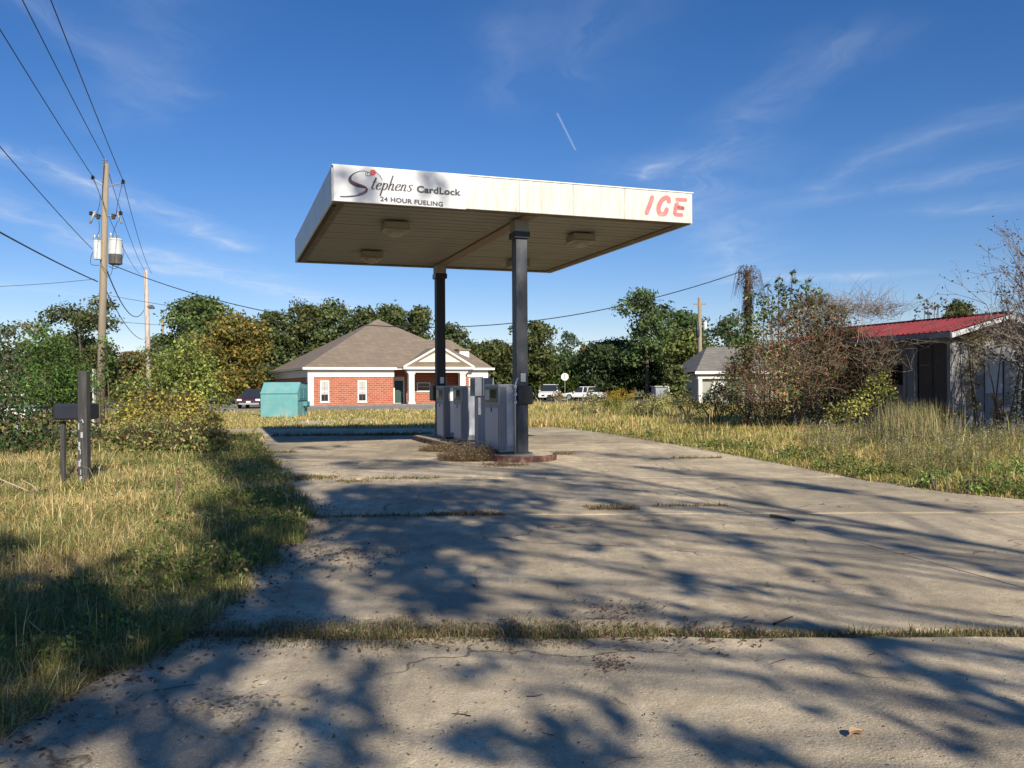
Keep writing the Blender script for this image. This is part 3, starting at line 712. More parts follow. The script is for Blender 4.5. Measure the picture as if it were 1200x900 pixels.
wsum = sum(FONT[c][1] for c in 'tephens'); k = (xe - x) / (wsum * xh)
for ch in 'tephens':
    st, adv = FONT[ch]; m_ = MB()
    for s in st:
        bz = base0 + (base1 - base0) * (x - sg(372, 250)[0]) / (xe - sg(372, 250)[0])
        ribbon(m_, [(x + (p[0] * k + p[1] * .28) * xh, bz + p[1] * xh * 1.02) for p in s], lambda t, d: .0085 + .026 * abs(d[1]) ** 1.6)
    m_.build('letter', INK, sgn); x += adv * xh * k
def add_text(txt, p0, p1, height, bold, mat, parent, shear=0):
    """text between fascia points p0 (start of baseline) and p1 (end), flat lettering 3 mm thick, one mesh per word"""
    words = txt.split(' ')
    cu = bpy.data.curves.new('lettering', 'FONT'); cu.body = txt; cu.size = 1; cu.offset = bold; cu.extrude = .0; cu.shear = shear
    cu.space_character = 1.06
    o = bpy.data.objects.new('tmp', cu); COL.objects.link(o)
    dg = bpy.context.evaluated_depsgraph_get(); me = bpy.data.meshes.new_from_object(o.evaluated_get(dg))
    bpy.data.objects.remove(o)
    co = np.zeros(len(me.vertices) * 3); me.vertices.foreach_get('co', co); co = co.reshape(-1, 3)
    w = co[:, 0].max() - co[:, 0].min(); hh = .70; x0 = co[:, 0].min()
    tx = (co[:, 0] - x0) / w
    new = np.stack([p0[0] + (p1[0] - p0[0]) * tx, np.full(len(co), -.0438), p0[1] + (p1[1] - p0[1]) * tx + co[:, 1] / hh * height], 1)
    bm = bmesh.new(); bm.from_mesh(me); bpy.data.meshes.remove(me); bm.verts.ensure_lookup_table()
    for v_, c_ in zip(bm.verts, new): v_.co = c_
    bmesh.ops.remove_doubles(bm, verts=bm.verts, dist=1e-6)
    left = set(bm.faces)
    while left:                                    # one object per letter
        st = [left.pop()]; isl_ = set(st)
        while st:
            for e_ in st.pop().edges:
                for f_ in e_.link_faces:
                    if f_ in left: left.discard(f_); isl_.add(f_); st.append(f_)
        vi = {}; vs_, fs_ = [], []
        for f_ in isl_:
            fs_.append(tuple(vi.setdefault(v_, len(vi)) for v_ in f_.verts))
        vs_ = [tuple(v_.co) for v_ in vi]
        m2 = bpy.data.meshes.new('letter'); m2.from_pydata(vs_, [], fs_); link('letter', m2, mat, parent)
    bm.free()
add_text('CardLock', sg(728, 273), sg(1072, 300), .122, .040, INK, sgn)
add_text('24 HOUR FUELING', sg(443, 342), sg(932, 384), .084, .034, INK, sgn)
ic = lambda cx, cy: (lambda q: (q[0], q[1]))(fpt(735 + cx / 14.12, 215 + cy / 14.12))
ICEW = 78 / 14.12 / 54.0
lp = panels[-1]
for strokes in ([[(422, 238), (378, 365), (330, 482)]],
                [[(700, 296), (688, 250), (630, 246), (568, 300), (528, 400), (538, 480), (590, 506), (640, 486), (662, 432)]],
                [[(835, 268), (972, 276)], [(835, 335), (820, 372), (930, 408)], [(800, 405), (930, 410)], [(800, 450), (796, 505), (908, 520)]]):
    m_ = MB()
    for s in strokes: ribbon(m_, [ic(*p) for p in s], ICEW if len(strokes) < 2 else ICEW * .82, y=-.0255)
    m_.build('letter', PINK, lp)

# ------------------------------------------------------------------ fuel island
isl = thing('fuel_island', 'raised fuel island with brick red painted kerb and rounded ends under the canopy', 'kerb island', (CO[0], CO[1], 0), CY)
def capsule(hw, v0, v1, n=14):
    pts = []
    for k in range(n + 1): w = math.pi + math.pi * k / n; pts.append((CU + hw * math.cos(w), v0 + hw * math.sin(w)))
    for k in range(n + 1): w = math.pi * k / n; pts.append((CU + hw * math.cos(w), v1 + hw * math.sin(w)))
    return pts
MB().prism(capsule(.66, .72, 8.05), .145, .158).build('island_top', CONC, isl)
kb = capsule(.74, .72, 8.05); inner = capsule(.66, .72, 8.05)
n = len(kb); seg_n = 5
def kerb_piece(i0, i1):
    mb_ = MB(); vs = []
    for i in range(i0, i1 + 1):
        a = kb[i % n]; b = inner[i % n]; j = .002 * math.sin(i * 3.1)
        vs += [(a[0], a[1], 0.0), (a[0], a[1], .125 + j), (a[0] * .9 + b[0] * .1, a[1] * .9 + b[1] * .1, .15 + j), (b[0], b[1], .152 + j), (b[0], b[1], 0)]
    m = i1 - i0; fs = []
    for i in range(m):
        for q in range(4): fs.append((i * 5 + q, i * 5 + q + 1, (i + 1) * 5 + q + 1, (i + 1) * 5 + q))
    fs += [(0, 1, 2, 3, 4), tuple(m * 5 + q for q in (4, 3, 2, 1, 0))]
    mb_.add(vs, fs); return mb_.build('kerb', CURBR, isl)
for i in range(0, 14, 5): kerb_piece(i, min(i + 5, 14))
for i in range(15, 29, 5): kerb_piece(i, min(i + 5, 29))
# straight sides in blocks
for sx in (-1, 1):
    nb = 6; L_ = 8.05 - .72
    for i in range(nb):
        a = .72 + i * L_ / nb + .012; b = .72 + (i + 1) * L_ / nb - .012
        x0, x1 = sorted((CU + sx * .66, CU + sx * .74))
        MB().box(x0, x1, a, b, 0, .15 + random.uniform(-.004, .004)).build('kerb', CURBR, isl, bev=.012)
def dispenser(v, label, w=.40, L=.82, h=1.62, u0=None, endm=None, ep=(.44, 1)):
    u0 = (CU - .42) if u0 is None else u0
    c, s = math.cos(CY), math.sin(CY)
    root = thing('fuel_dispenser', label, 'fuel dispenser', (CO[0] + u0 * c - v * s, CO[1] + u0 * s + v * c, .158), CY, 'fuel dispensers on the island')
    MB().box(0, w, 0, L, .05, h * .70).build('lower_cabinet', GREYP, root, bev=.01)
    MB().box(.02, w - .02, .02, L - .02, 0, .049).build('plinth', DARKP, root)
    MB().box(-.012, w + .012, -.012, L + .012, h * .70 + .002, h - .03).build('upper_cabinet', GREYP, root, bev=.012)
    MB().box(-.02, w + .02, -.02, L + .02, h - .029, h).build('top_cap', STEEL, root, bev=.006)
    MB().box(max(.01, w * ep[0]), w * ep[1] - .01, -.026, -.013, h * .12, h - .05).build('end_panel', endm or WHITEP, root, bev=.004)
    MB().box(.015, w * .42, -.020, -.013, .08, h - .05).build('end_trim', M('pump_end_dark', (.15, .16, .18), .5, var=.15), root, bev=.003)  # side strip of the cabinet end, shade painted in as dark grey
    for x in (-.020, w + .013):
        d = MB().box(x, x + .007, .07, L - .07, h * .74, h - .07).build('display_bezel', DARKP, root)
        MB().box(x - .002 if x < 0 else x + .007, x + .0 if x < 0 else x + .009, .14, L * .55, h * .80, h - .11).build('display_glass', GLASS, d)
        MB().box(x - .004 if x < 0 else x + .007, x if x < 0 else x + .011, L * .6, L - .1, h * .77, h - .11).build('keypad', STEEL, d)
        q = x + .014 if x < 0 else x - .012
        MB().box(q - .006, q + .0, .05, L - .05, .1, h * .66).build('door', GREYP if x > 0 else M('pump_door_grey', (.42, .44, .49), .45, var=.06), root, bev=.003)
        b = MB().box(q - .016, q + .0, L * .45, L * .52, h * .60, h * .66).build('door_lock', BLACK, root)
    for yy, sg_ in ((L * .2, -1),):
        hn = MB().box(w + .014, w + .07, yy, yy + .09, h * .62, h * .82).build('nozzle_boot', BLACK, root, bev=.01)
        MB().tube([(w + .09, yy + .045, h * .80), (w + .13, yy + .045, h * .66), (w + .12, yy + .045, h * .5), (w + .1, yy + .05, h * .3), (w + .06, yy + .08, h * .2), (w + .02, yy + .1, h * .22)], .016, 6).build('hose', BLACK, root, smooth=True)
    return root
dispenser(.68, 'grey fuel dispenser nearest the front canopy column, with white end panel', h=1.47, w=.36, L=1.0, u0=CU - .52, endm=M('pump_end_grey', (.36, .38, .41), .5, var=.06, dirt=(.2, .2, .21), dirt_amt=.6))  # end panel greyed to stand in for shade
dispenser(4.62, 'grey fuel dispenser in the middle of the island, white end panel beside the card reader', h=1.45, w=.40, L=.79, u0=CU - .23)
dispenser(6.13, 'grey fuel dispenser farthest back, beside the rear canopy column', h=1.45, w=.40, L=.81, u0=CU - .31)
# card reader pedestal
c, s = math.cos(CY), math.sin(CY); uu, vv = CU - .19, 3.0
cr = thing('card_reader', 'slim grey card reader pedestal with boxy head between two fuel dispensers', 'card reader', (CO[0] + uu * c - vv * s, CO[1] + uu * s + vv * c, .158), CY)
MB().box(-.13, .15, -.13, .17, .03, 1.20).build('pedestal', GREYP, cr, bev=.01)
MB().box(-.16, .18, -.16, .2, 0, .029).build('base_plate', STEEL, cr)
hd = MB().box(-.22, .20, -.19, .23, 1.202, 1.63).build('head', M('reader_head_grey', (.17, .19, .22), .5, var=.1), cr, bev=.008)
MB().box(-.03, .0, -.202, -.191, 1.21, 1.62).build('trim_strip', WHITEP, hd)
MB().box(.215, .235, -.20, .24, 1.20, 1.63).build('side_door', WHITEP, hd)
MB().box(-.232, -.221, -.1, .14, 1.32, 1.54).build('keypad', DARKP, hd)
# small riser pipes and hose reel on the near column
for i, (du, dv, lab) in enumerate(((-.19, -.20, 'tangle of pale conduit fittings fixed to the near canopy column above the dispenser'),)):
    u0, v0 = CU + du, .8 + dv
    t = thing('conduit_fitting', lab, 'pipe fitting', (CO[0] + u0 * c - v0 * s, CO[1] + u0 * s + v0 * c, 0), CY)
    MB().tube([(0, 0, .16), (0, 0, 1.3), (.01, 0, 1.62), (.06, .03, 1.75), (.11, .06, 1.74)], .022, 7).build('pipe', STEEL, t, smooth=True)
    for z in (1.25, 1.42, 1.58): MB().cb((0, 0, z), (.07, .07, .07)).build('junction_box', STEEL, t, bev=.008)
    MB().tube([(-.02, -.03, 1.45), (-.10, -.06, 1.38), (-.12, -.05, 1.27), (-.05, -.03, 1.22)], .014, 6).build('elbow', STEEL, t, smooth=True)

# ------------------------------------------------------------------ brick building
bank = thing('brick_building', 'one storey red brick building with big hipped brown roof and white pillared porch', 'building', (-16.6, 68.6, 0), .42)
BL, BD, BE = 15.77, 18.0, 3.13
rx0, rx1, ry0, ry1 = 7.14, 13.75, 0, 2.2
MB().box(0, rx0, 0, .3, 0, BE - .722).build('wall', BRICK, bank)
MB().box(rx1, BL, 0, .3, 0, BE - .722).build('wall', BRICK, bank)
MB().box(rx0 + .002, rx1 - .002, ry1, ry1 + .3, 0, BE - .1).build('wall', BRICK, bank)
MB().box(rx0 - .3, rx0 - .002, .302, ry1 + .3, 0, BE - .1).build('wall', BRICK, bank)
MB().box(rx1 + .002, rx1 + .3, .302, ry1 + .3, 0, BE - .1).build('wall', BRICK, bank)
MB().box(-.0, .3, .302, BD, 0, BE - .722).build('wall', BRICK, bank)
MB().box(BL - .3, BL, .302, BD, 0, BE - .722).build('wall', BRICK, bank)
MB().box(.302, BL - .302, BD - .3, BD, 0, BE - .722).build('wall', BRICK, bank)
MB().box(-.06, rx0 + .05, -.06, .32, BE - .72, BE - .12).build('frieze', TRIM, bank)
MB().box(rx1 + .1, BL + .06, -.06, .32, BE - .72, BE - .12).build('frieze', TRIM, bank)
MB().box(-.06, .32, .322, BD, BE - .72, BE - .12).build('frieze', TRIM, bank)
MB().box(BL - .32, BL + .06, .322, BD, BE - .72, BE - .12).build('frieze', TRIM, bank)
MB().box(-.05, .42, -.05, -.001, 0, BE - .721).box(-.05, -.001, .0, .42, 0, BE - .721).build('corner_board', TRIM, bank)
MB().box(BL - .42, BL + .05, -.05, -.001, 0, BE - .721).build('corner_board', TRIM, bank)
MB().box(-.12, BL + .12, -.5, 0, 0, .10).build('walkway', CONC_FAR, bank)
def hip(x0, x1, y0, y1, z, xa, xb, ya, za, th=.16):
    b = [(x0, y0, z), (x1, y0, z), (x1, y1, z), (x0, y1, z)]
    b2 = [(x, y, z - th) for x, y, _ in b]
    m_ = MB(); vs = b + [(xa, ya, za), (xb, ya, za)] + b2
    m_.add(vs, [(0, 1, 5, 4), (1, 2, 5), (2, 3, 4, 5), (3, 0, 4), (9, 8, 7, 6)])
    return m_, b
m_, _ = hip(-.5, BL + .5, -.42, BD + .6, BE + .05, 8.15, 8.25, 9, 8.0)
roof = m_.build('roof', SHING, bank)
MB().box(-.53, rx0 + .2, -.46, -.423, BE - .12, BE + .07).build('eave_board', TRIM, roof)
MB().box(rx1 + .35, BL + .53, -.46, -.423, BE - .12, BE + .07).build('eave_board', TRIM, roof)
MB().box(-.54, -.503, -.41, BD + .6, BE - .12, BE + .07).build('eave_board', CREAM, roof)
m_, _ = hip(8, 19.2, 7.0, 17.5, BE + .3, 10.5, 16.7, 12.2, 6.35)
m_.build('roof', SHING, bank)
MB().box(11, 18.6, 9, 17, 0, BE + .1).build('wall', BRICK, bank)
MB().box(16.3, 17.3, 8.4, 9.4, 4.0, 5.1).build('roof_vent', TRIM, bank)
MB().box(16.15, 17.45, 8.25, 9.55, 5.102, 5.25).build('vent_cap', SHING, bank)
# porch
for a, b in ((8.38, 8.88), (13.05, 13.55)):
    p = MB().box(a, b, -.42, .08, .10, BE - .35).build('pillar', TRIM, bank, bev=.02)
    MB().box(a - .06, b + .06, -.48, .14, .102, .25).build('pillar_base', TRIM, p); MB().box(a - .05, b + .05, -.47, .13, BE - .5, BE - .352).build('pillar_cap', TRIM, p)
MB().box(8.2, 13.75, -.5, .16, BE - .348, BE + .03).build('porch_beam', TRIM, bank)
ax0, ax1, am, gz = 7.85, 14.2, 11.05, 4.98
gy = -.75
m_ = MB().yprism([(ax0, BE + .10), (ax1, BE + .10), (am, gz)], gy, 6.5); porch = m_.build('porch_roof', SHING, bank)
for a, b in (((ax0 - .05, BE + .02), (am, gz)), ((ax1 + .05, BE + .02), (am, gz))):
    MB().yprism([(a[0], a[1]), (b[0], b[1] - .02), (b[0], b[1] + .16), (a[0], a[1] + .18)], gy - .06, gy - .002).build('rake_board', TRIM, porch)
MB().box(ax0 - .05, ax1 + .05, gy - .065, gy - .003, BE - .08, BE + .12).build('eave_board', TRIM, porch)
MB().yprism([(ax0 + .3, BE + .42), (ax1 - .3, BE + .42), (am, gz - .3)], gy - .02, gy - .003).build('pent_shingles', SHING, porch)
MB().yprism([(ax0 + 1.25, BE + .55), (ax1 - 1.25, BE + .55), (am, gz - .28)], gy - .04, gy - .022).build('gable_panel', CREAM, porch)
MB().box(rx0 + .1, rx1 - .1, -.4, ry1, BE - .10, BE - .02).build('porch_ceiling', TRIM, bank)
def window(x, w, z0, z1, y=-.0, panes=(2, 3), mat=BLIND, parent=None):
    f = MB().box(x, x + .09, y - .05, y - .003, z0, z1).box(x + w - .09, x + w, y - .05, y - .003, z0, z1).box(x + .09, x + w - .09, y - .05, y - .003, z1 - .09, z1).box(x + .09, x + w - .09, y - .05, y - .003, z0, z0 + .09).build('window', TRIM, parent or bank)
    nx, nz = panes; iw = (w - .18) / nx; ih = (z1 - z0 - .18) / nz
    for i in range(nx):
        for k in range(nz):
            MB().box(x + .09 + i * iw + .012, x + .09 + (i + 1) * iw - .012, y - .02, y - .004, z0 + .09 + k * ih + .012, z0 + .09 + (k + 1) * ih - .012).build('pane', mat if (k > 0 or panes[1] < 3) else GLASS, f)
    MB().box(x + .09, x + w - .09, y - .028, y - .022, z0 + (z1 - z0) / 2 - .02, z0 + (z1 - z0) / 2 + .02).build('sash_rail', TRIM, f)
    MB().box(x - .05, x + w + .05, y - .10, y - .003, z0 - .08, z0 - .002).build('sill', TRIM, f)
    return f
window(.94, .74, .34, 2.12); window(4.06, .76, .34, 2.12)
window(14.0, 1.0, .9, 2.3, panes=(2, 2))
window(9.9, 1.25, 1.15, 1.95, y=ry1, panes=(2, 1), mat=GLASS)
dr = MB().box(7.75, 8.75, ry1 - .06, ry1 - .003, 0.1, 2.45).build('door', TRIM, bank)
MB().box(7.87, 8.63, ry1 - .075, ry1 - .061, .15, 2.1).build('door_leaf', GREEN_D, dr)
MB().box(8.5, 8.55, ry1 - .11, ry1 - .076, 1.0, 1.1).build('handle', STEEL, dr)
MB().box(11.7, 12.7, ry1 - .05, ry1 - .003, 1.15, 2.5).build('door', M('tan_door', (.42, .34, .22), .6), bank)

# ------------------------------------------------------------------ dumpster
d0 = gnd(305, 489)
du = thing('dumpster', 'faded turquoise steel dumpster with sloping front and black lid beside the brick building', 'dumpster', (d0.x, d0.y, 0), -.04)
W_, D_, H_ = 1.9, 1.75, 1.85
MB().xprism([(0, .08), (D_, .08), (D_, H_ - .1), (.55, H_), (.02, H_ - .52)], 0, W_).build('body', TEAL, du, bev=.015)
MB().box(-.01, W_ + .01, -.03, .019, H_ - .58, H_ - .53).build('front_lip', TEAL, du)
MB().xprism([(.56, H_ + .005), (D_ + .02, H_ - .09), (D_ + .02, H_ - .05), (.56, H_ + .05)], -.03, W_ + .05).build('lid', BLACK, du)
MB().box(W_ + .002, W_ + .03, .30, .95, H_ - .85, H_ - .30).build('side_door', TEAL_D, du, bev=.006)
MB().box(W_ + .002, W_ + .03, 1.0, 1.6, H_ - .85, H_ - .30).build('side_door', TEAL_D, du, bev=.006)
MB().box(W_ + .002, W_ + .05, .1, D_ - .02, H_ - .93, H_ - .88).build('side_rail', TEAL_D, du)
MB().box(W_ + .002, W_ + .20, 1.0, 1.55, .62, .85).box(W_ + .14, W_ + .16, .9, 1.6, .55, .619).build('fork_pocket', TEAL_D, du, bev=.01)
MB().box(-.16, -.002, .6, 1.2, .62, .82).build('fork_pocket', TEAL_D, du, bev=.01)
for x in (.1, W_ - .2):
    for y in (.1, D_ - .25): MB().box(x, x + .12, y, y + .14, 0, .079).build('foot', DARKP, du)

# ------------------------------------------------------------------ utility poles and wires
def P35(px, py, Y=35): return at(px, py, Y)
pb = Vector((-17.15, 35, 0)); pt = at(125.5, 189, 35)
pole = thing('utility_pole', 'tall weathered wooden utility pole with two white transformers at the left', 'utility pole', tuple(pb), 0, 'utility poles')
def lc(v): return tuple(Vector(v) - pb)
MB().tube([(0, 0, -.1), lc(pb.lerp(pt, .5)), lc(pt)], [.18, .145, .115], 12).build('shaft', POLEW, pole, smooth=True)
arm_z = at(0, 209, 35).z; ctr = pb.lerp(pt, (arm_z - .25) / pt.z)
iL, iR, iT = at(110, 204, 35), at(145.5, 209, 35), at(124, 184, 35)
for tip in (iL, iR):
    b = MB().tube([lc(ctr), lc(ctr.lerp(tip, .8) + Vector((0, 0, -.06))), lc(tip - Vector((0, 0, .12)))], .028, 6).build('bracket_arm', STEEL, pole)
    MB().lathe(lc(tip - Vector((0, 0, .12))), [(.03, 0), (.09, .02), (.05, .05), (.09, .08), (.05, .11), (.07, .14), (.02, .18)], 10).build('insulator', DARKP, b)
MB().lathe(lc(iT - Vector((0, 0, .12))), [(.03, -.1), (.09, .0), (.05, .05), (.09, .08), (.05, .11), (.02, .16)], 10).build('insulator', STEEL, pole)
MB().tube([lc(at(112, 250, 35)), lc(at(138, 250, 35))], .03, 6).build('cutout_arm', STEEL, pole)
for px, sgx in ((111, -1), (139, 1)):
    c0 = at(px, 250, 34.9)
    q = MB().tube([lc(c0 + Vector((sgx * -.05, 0, .2))), lc(c0 + Vector((sgx * .16, 0, -.32)))], .045, 8).build('fuse_cutout', M('porcelain_grey', (.35, .34, .33), .3), pole, smooth=True)
    MB().lathe(lc(c0 + Vector((-.18 * sgx, 0, -.15))), [(.02, 0), (.10, .03), (.05, .07), (.10, .11), (.05, .15), (.10, .19), (.03, .24)], 10).build('surge_arrester', CAND, q)
    MB().lathe(lc(c0 + Vector((.12 * sgx, 0, .02))), [(.02, 0), (.09, .03), (.05, .07), (.09, .11), (.03, .18)], 10).build('bushing', DARKP, q)
def can(px0, px1, py0, py1, Y, dark_low=False):
    a = at((px0 + px1) / 2, py1, Y); b = at((px0 + px1) / 2, py0, Y); r = (px1 - px0) / 2 * Y / FPX; h = b.z - a.z
    t = MB().lathe(lc(a), [(r * .96, 0), (r * .96, .04), (r, .05), (r, h * .93), (r * 1.06, h * .93), (r * 1.06, h * .97), (r * .9, h), (r * .2, h + .04)], 20).build('transformer', CANW, pole, smooth=False)
    if dark_low: MB().lathe(lc(a), [(r * .8, -.04), (r * 1.01, -.02), (r * 1.015, h * .36), (r * .99, h * .37)], 20).build('sooty_base', CAND, t)  # lower part of the can is darker
    for k in (-.5, .5): MB().lathe(lc(b + Vector((k * r, -r * .4, 0))), [(.03, 0), (.07, .03), (.04, .07), (.07, .1), (.03, .16), (.02, .22)], 8).build('bushing', STEEL, t)
    return t
can(110.5, 119.5, 279, 301, 34.75); can(128.5, 143.5, 277, 306, 34.7, True)
def cable(name_pts, r, parent=None, name='jumper_wire'):
    return MB().tube(name_pts, r, 5).build(name, WIRE, parent, smooth=True)
for pts in ([(110, 206), (118, 225), (117, 240), (112, 252)], [(124, 186), (121, 225), (126, 245)], [(145, 210), (139, 235), (137, 250)], [(117, 256), (117, 268), (112, 278)], [(139, 256), (134, 268), (133, 276)], [(111, 290), (107, 300), (108, 307), (117, 308)], [(143, 280), (146, 292), (143, 303), (136, 312), (128, 309)], [(133, 308), (131, 318), (126, 322)], [(119, 305), (123, 312), (128, 316)]):
    sp = [at(a, b, 34.7) for a, b in pts]
    fin = [Vector(lc(p)) for p in sp]
    # smooth
    sm = []
    for i in range(len(fin) - 1):
        for k in range(4):
            t = k / 4; p0 = fin[max(i - 1, 0)]; p3 = fin[min(i + 2, len(fin) - 1)]; p1 = fin[i]; p2 = fin[i + 1]
            sm.append(.5 * ((2 * p1) + (p2 - p0) * t + (2 * p0 - 5 * p1 + 4 * p2 - p3) * t * t + (3 * p1 - p0 - 3 * p2 + p3) * t ** 3))
    sm.append(fin[-1]); cable(sm, .011, pole)
MB().box(-.26, -.20, -.1, .1, 0, 2.4).build('guard', M('white_guard', (.6, .58, .52), .7, var=.3, dirt=(.25, .22, .18), dirt_amt=.7), pole)

def simple_pole(label, px, top, Y, r, mat, lean=0, py_b=None):
    X = (px - 600) * Y / FPX; z = EYE + (HOR - top) * Y / FPX
    t = thing('utility_pole', label, 'utility pole', (X, Y, 0), 0, 'utility poles')
    MB().tube([(-lean, 0, -.1), (0, 0, z)], [r * 1.2, r * .8], 10).build('shaft', mat, t, smooth=True)
    return t, z
p2, z2 = simple_pole('pale patchy utility pole with reddish stains and a small lamp bracket', 171.5, 314, 68, .19, POLER, -.25)
q = at(175, 358, 68); MB().tube([(0, 0, q.z), (.35, -.3, q.z + .15), (.7, -.6, q.z + .1)], .04, 6).build('lamp_bracket', STEEL, p2)
MB().lathe((.75, -.65, q.z - .15), [(.22, 0), (.24, .08), (.16, .22), (.06, .3)], 10).build('street_lamp_head', CAND, p2)
p3, z3 = simple_pole('thin bare grey utility pole half hidden behind the bushes', 191, 372, 92, .16, POLEW)
p4, z4 = simple_pole('grey utility pole with small crossarm and white transformer near the grey roofed house', 820.5, 350, 64, .16, POLEW)
MB().box(-.45, .45, -.06, .06, z4 - .55, z4 - .45).build('crossarm', POLEW, p4)
MB().lathe((.38, -.1, EYE + (HOR - 387) * 64 / FPX), [(.14, 0), (.15, .5), (.10, .55)], 12).build('transformer', CANW, p4)
MB().lathe((-.22, -.25, EYE + (HOR - 397) * 64 / FPX), [(.10, 0), (.15, .15), (.15, .55), (.08, 1.2)], 10).build('cable_closure', BLACK, p4)
for px, top, Y, lab in ((298, 455 - 34, 92, 'thin dark lamp post standing left of the brick building'), (291.5, 440, 88, 'short pale marker post near the parked maroon car')):
    X = (px - 600) * Y / FPX; z = EYE + (HOR - top) * Y / FPX
    t = thing('lamp_post' if px > 295 else 'marker_post', lab, 'post', (X, Y, 0))
    MB().tube([(0, 0, 0), (0, 0, z)], [.07, .05], 8).build('shaft', CAND if px > 295 else TRIM, t)
    if px > 295: MB().tube([(0, 0, z - .1), (-.4, 0, z + .2), (-.9, 0, z + .1)], .035, 5).build('arm', CAND, t)

def wire(label, A, B, sag=0.0, r=.013, ext=None, n=18, group='overhead wires'):
    A, B = Vector(A), Vector(B)
    if ext: B = A + (B - A) * ext
    pts = []
    for i in range(n + 1):
        t = i / n; p = A.lerp(B, t); p.z -= 4 * sag * t * (1 - t); pts.append(p)
    o = MB().tube(pts, r, 5).build('power_line', WIRE, smooth=True)
    return tag(o, label, 'power line', group)
wire('uppermost bare wire from the left insulator out at the left photo edge', iL, at(0, 20, 20), .15, .015, 1.9)
wire('middle bare wire running up from the top of the near utility pole', iT, at(34, 0, 20), .15, .015, 1.9)
wire('right bare wire running up from the right insulator to the top of the photo', iR, at(66, 0, 20), .15, .015, 1.9)
wire('thin low wire rising from the transformers to the left edge of the photo', at(109, 289, 35), at(0, 160, 21), .15, .014, 1.6)
wire('thick black cable sagging from the pole to the lower left edge', at(115, 327, 35), at(0, 263, 22), .12, .024, 1.6)
wire('faint horizontal wire reaching the near pole from the far left', at(112, 324, 36), at(-40, 331, 33), .1, .010, 1.3)
t2 = at(171.5, 317, 68)
wire('left of the three wires from the near pole back to the patchy pole', iL, t2 + Vector((-.5, 0, -.1)), .5, .014)
wire('middle of the three wires from the near pole back to the patchy pole', iT, t2, .5, .014)
wire('right of the three wires from the near pole back to the patchy pole', iR, t2 + Vector((.5, 0, -.1)), .5, .014)
wire('thick black cable drooping between the near pole and the patchy pole', at(125, 312, 35), at(169, 361, 68), 1.15, .026)
wire('straight thinner cable under the drooping one, from the near pole to the patchy pole', at(125, 338, 35), at(168, 395, 68), .5, .02)
wire('long sagging service wire from the transformers to the vine covered dead trunk', at(128, 306, 35), at(866, 321, 31.7), 2.35, .018, n=48)
wire('faint far wire behind the canopy columns reaching the pole by the grey house', at(560, 403, 90), at(820, 383, 64), .6, .018)
wire('faint upper far wire crossing in front of the orange tree', at(115, 341, 60), at(560, 398, 90), .6, .016)
wire('faint lower far wire crossing in front of the orange tree', at(115, 372, 60), at(500, 388, 95), .5, .016)

# ------------------------------------------------------------------ derelict hut
HX, HY, HL, HWD = 12.52, 24.0, 7.2, 3.75
hut = thing('derelict_hut', 'derelict grey hut with red metal roof and boarded doorway at the right', 'hut', (HX, HY, 0), CY)
EZ, RX_, RZ = 3.04, 1.85, 3.50
DT0, DT1, WT0, WT1 = .13, 1.22, 1.75, 2.26
# long wall (x = 0) with vertical boards round the openings
t = DT1 + .02; i = 0
def board(y0, y1, z0, z1, x=0.0, mat=HUTW):
    return MB().box(x, x + .03, y0 + .003, y1 - .003, z0, z1).build('board', mat, hut)
while t < HL:
    w = .2 if i % 2 else .22; a, b = t, min(t + w, HL); i += 1
    if b > WT0 and a < WT1:
        board(a, b, 0, 1.55); board(a, b, 2.16, EZ)
    else: board(a, b, 0, EZ, x=random.uniform(-.004, .004))
    t += w
board(0.0, DT0, 0, EZ, -.01, HUTG); board(DT0, DT1, 2.76, EZ)
for y in (1.28, 1.62): MB().box(-.05, -.006, y, y + .12, 0, EZ - .1).build('post', HUTG, hut, bev=.004)
MB().box(.05, .08, DT0, DT1, 0, 2.75).build('boarded_door', PLY, hut)
MB().box(.02, .049, DT0 + .55, DT0 + .57, .02, 2.7).build('door_joint', DARKW, hut)
MB().box(.10, .13, WT0, WT1, 1.5, 2.2).build('window_opening', BLACK, hut)  # black sheet stands in for the darkness inside the opening
MB().box(-.03, -.006, WT0 - .06, WT1 + .06, 2.16, 2.22).box(-.03, -.006, WT0 - .06, WT0, 1.5, 2.159).box(-.03, -.006, WT1, WT1 + .06, 1.5, 2.159).build('window_frame', HUTW, hut)
# gable wall facing the camera, in sheets
gz_ = lambda x: EZ + (RZ - EZ) * (x / RX_ if x < RX_ else (HWD - x) / (HWD - RX_))
GD0, GD1 = 1.26, 1.95
xs = [0.034, .62, 1.24, GD0 + .0, GD1, 2.5, 3.1, HWD]
for a, b in ((.034, .62), (.626, 1.235), (2.0, 2.6), (2.606, 3.2), (3.206, HWD)):
    pts = [(a, 0), (b, 0), (b, gz_(b) - .06)] + ([(RX_, RZ - .06)] if a < RX_ < b else []) + [(a, gz_(a) - .06)]
    MB().yprism(pts, 0, .03).build('wall_panel', HUTG, hut)
MB().yprism([(1.24, 2.42), (1.995, 2.42), (1.995, gz_(1.995) - .06), (RX_, RZ - .06), (1.24, gz_(1.24) - .06)], 0, .03).build('wall_panel', HUTG, hut)
dd = MB().box(1.255, 1.985, .015, .045, 0, 2.39).build('door', HUTG, hut)
MB().box(1.30, 1.94, .006, .014, 1.3, 2.3).build('door_panel', M('door_pale', (.42, .42, .42), .8, var=.3, dirt=(.2, .2, .2), dirt_amt=.8, dirt_scale=3), dd)
MB().box(1.235, 1.254, -.012, .03, 0, 2.44).box(1.986, 2.004, -.012, .03, 0, 2.44).box(1.2545, 1.9855, -.012, .03, 2.40, 2.44).build('door_frame', DARKW, hut)
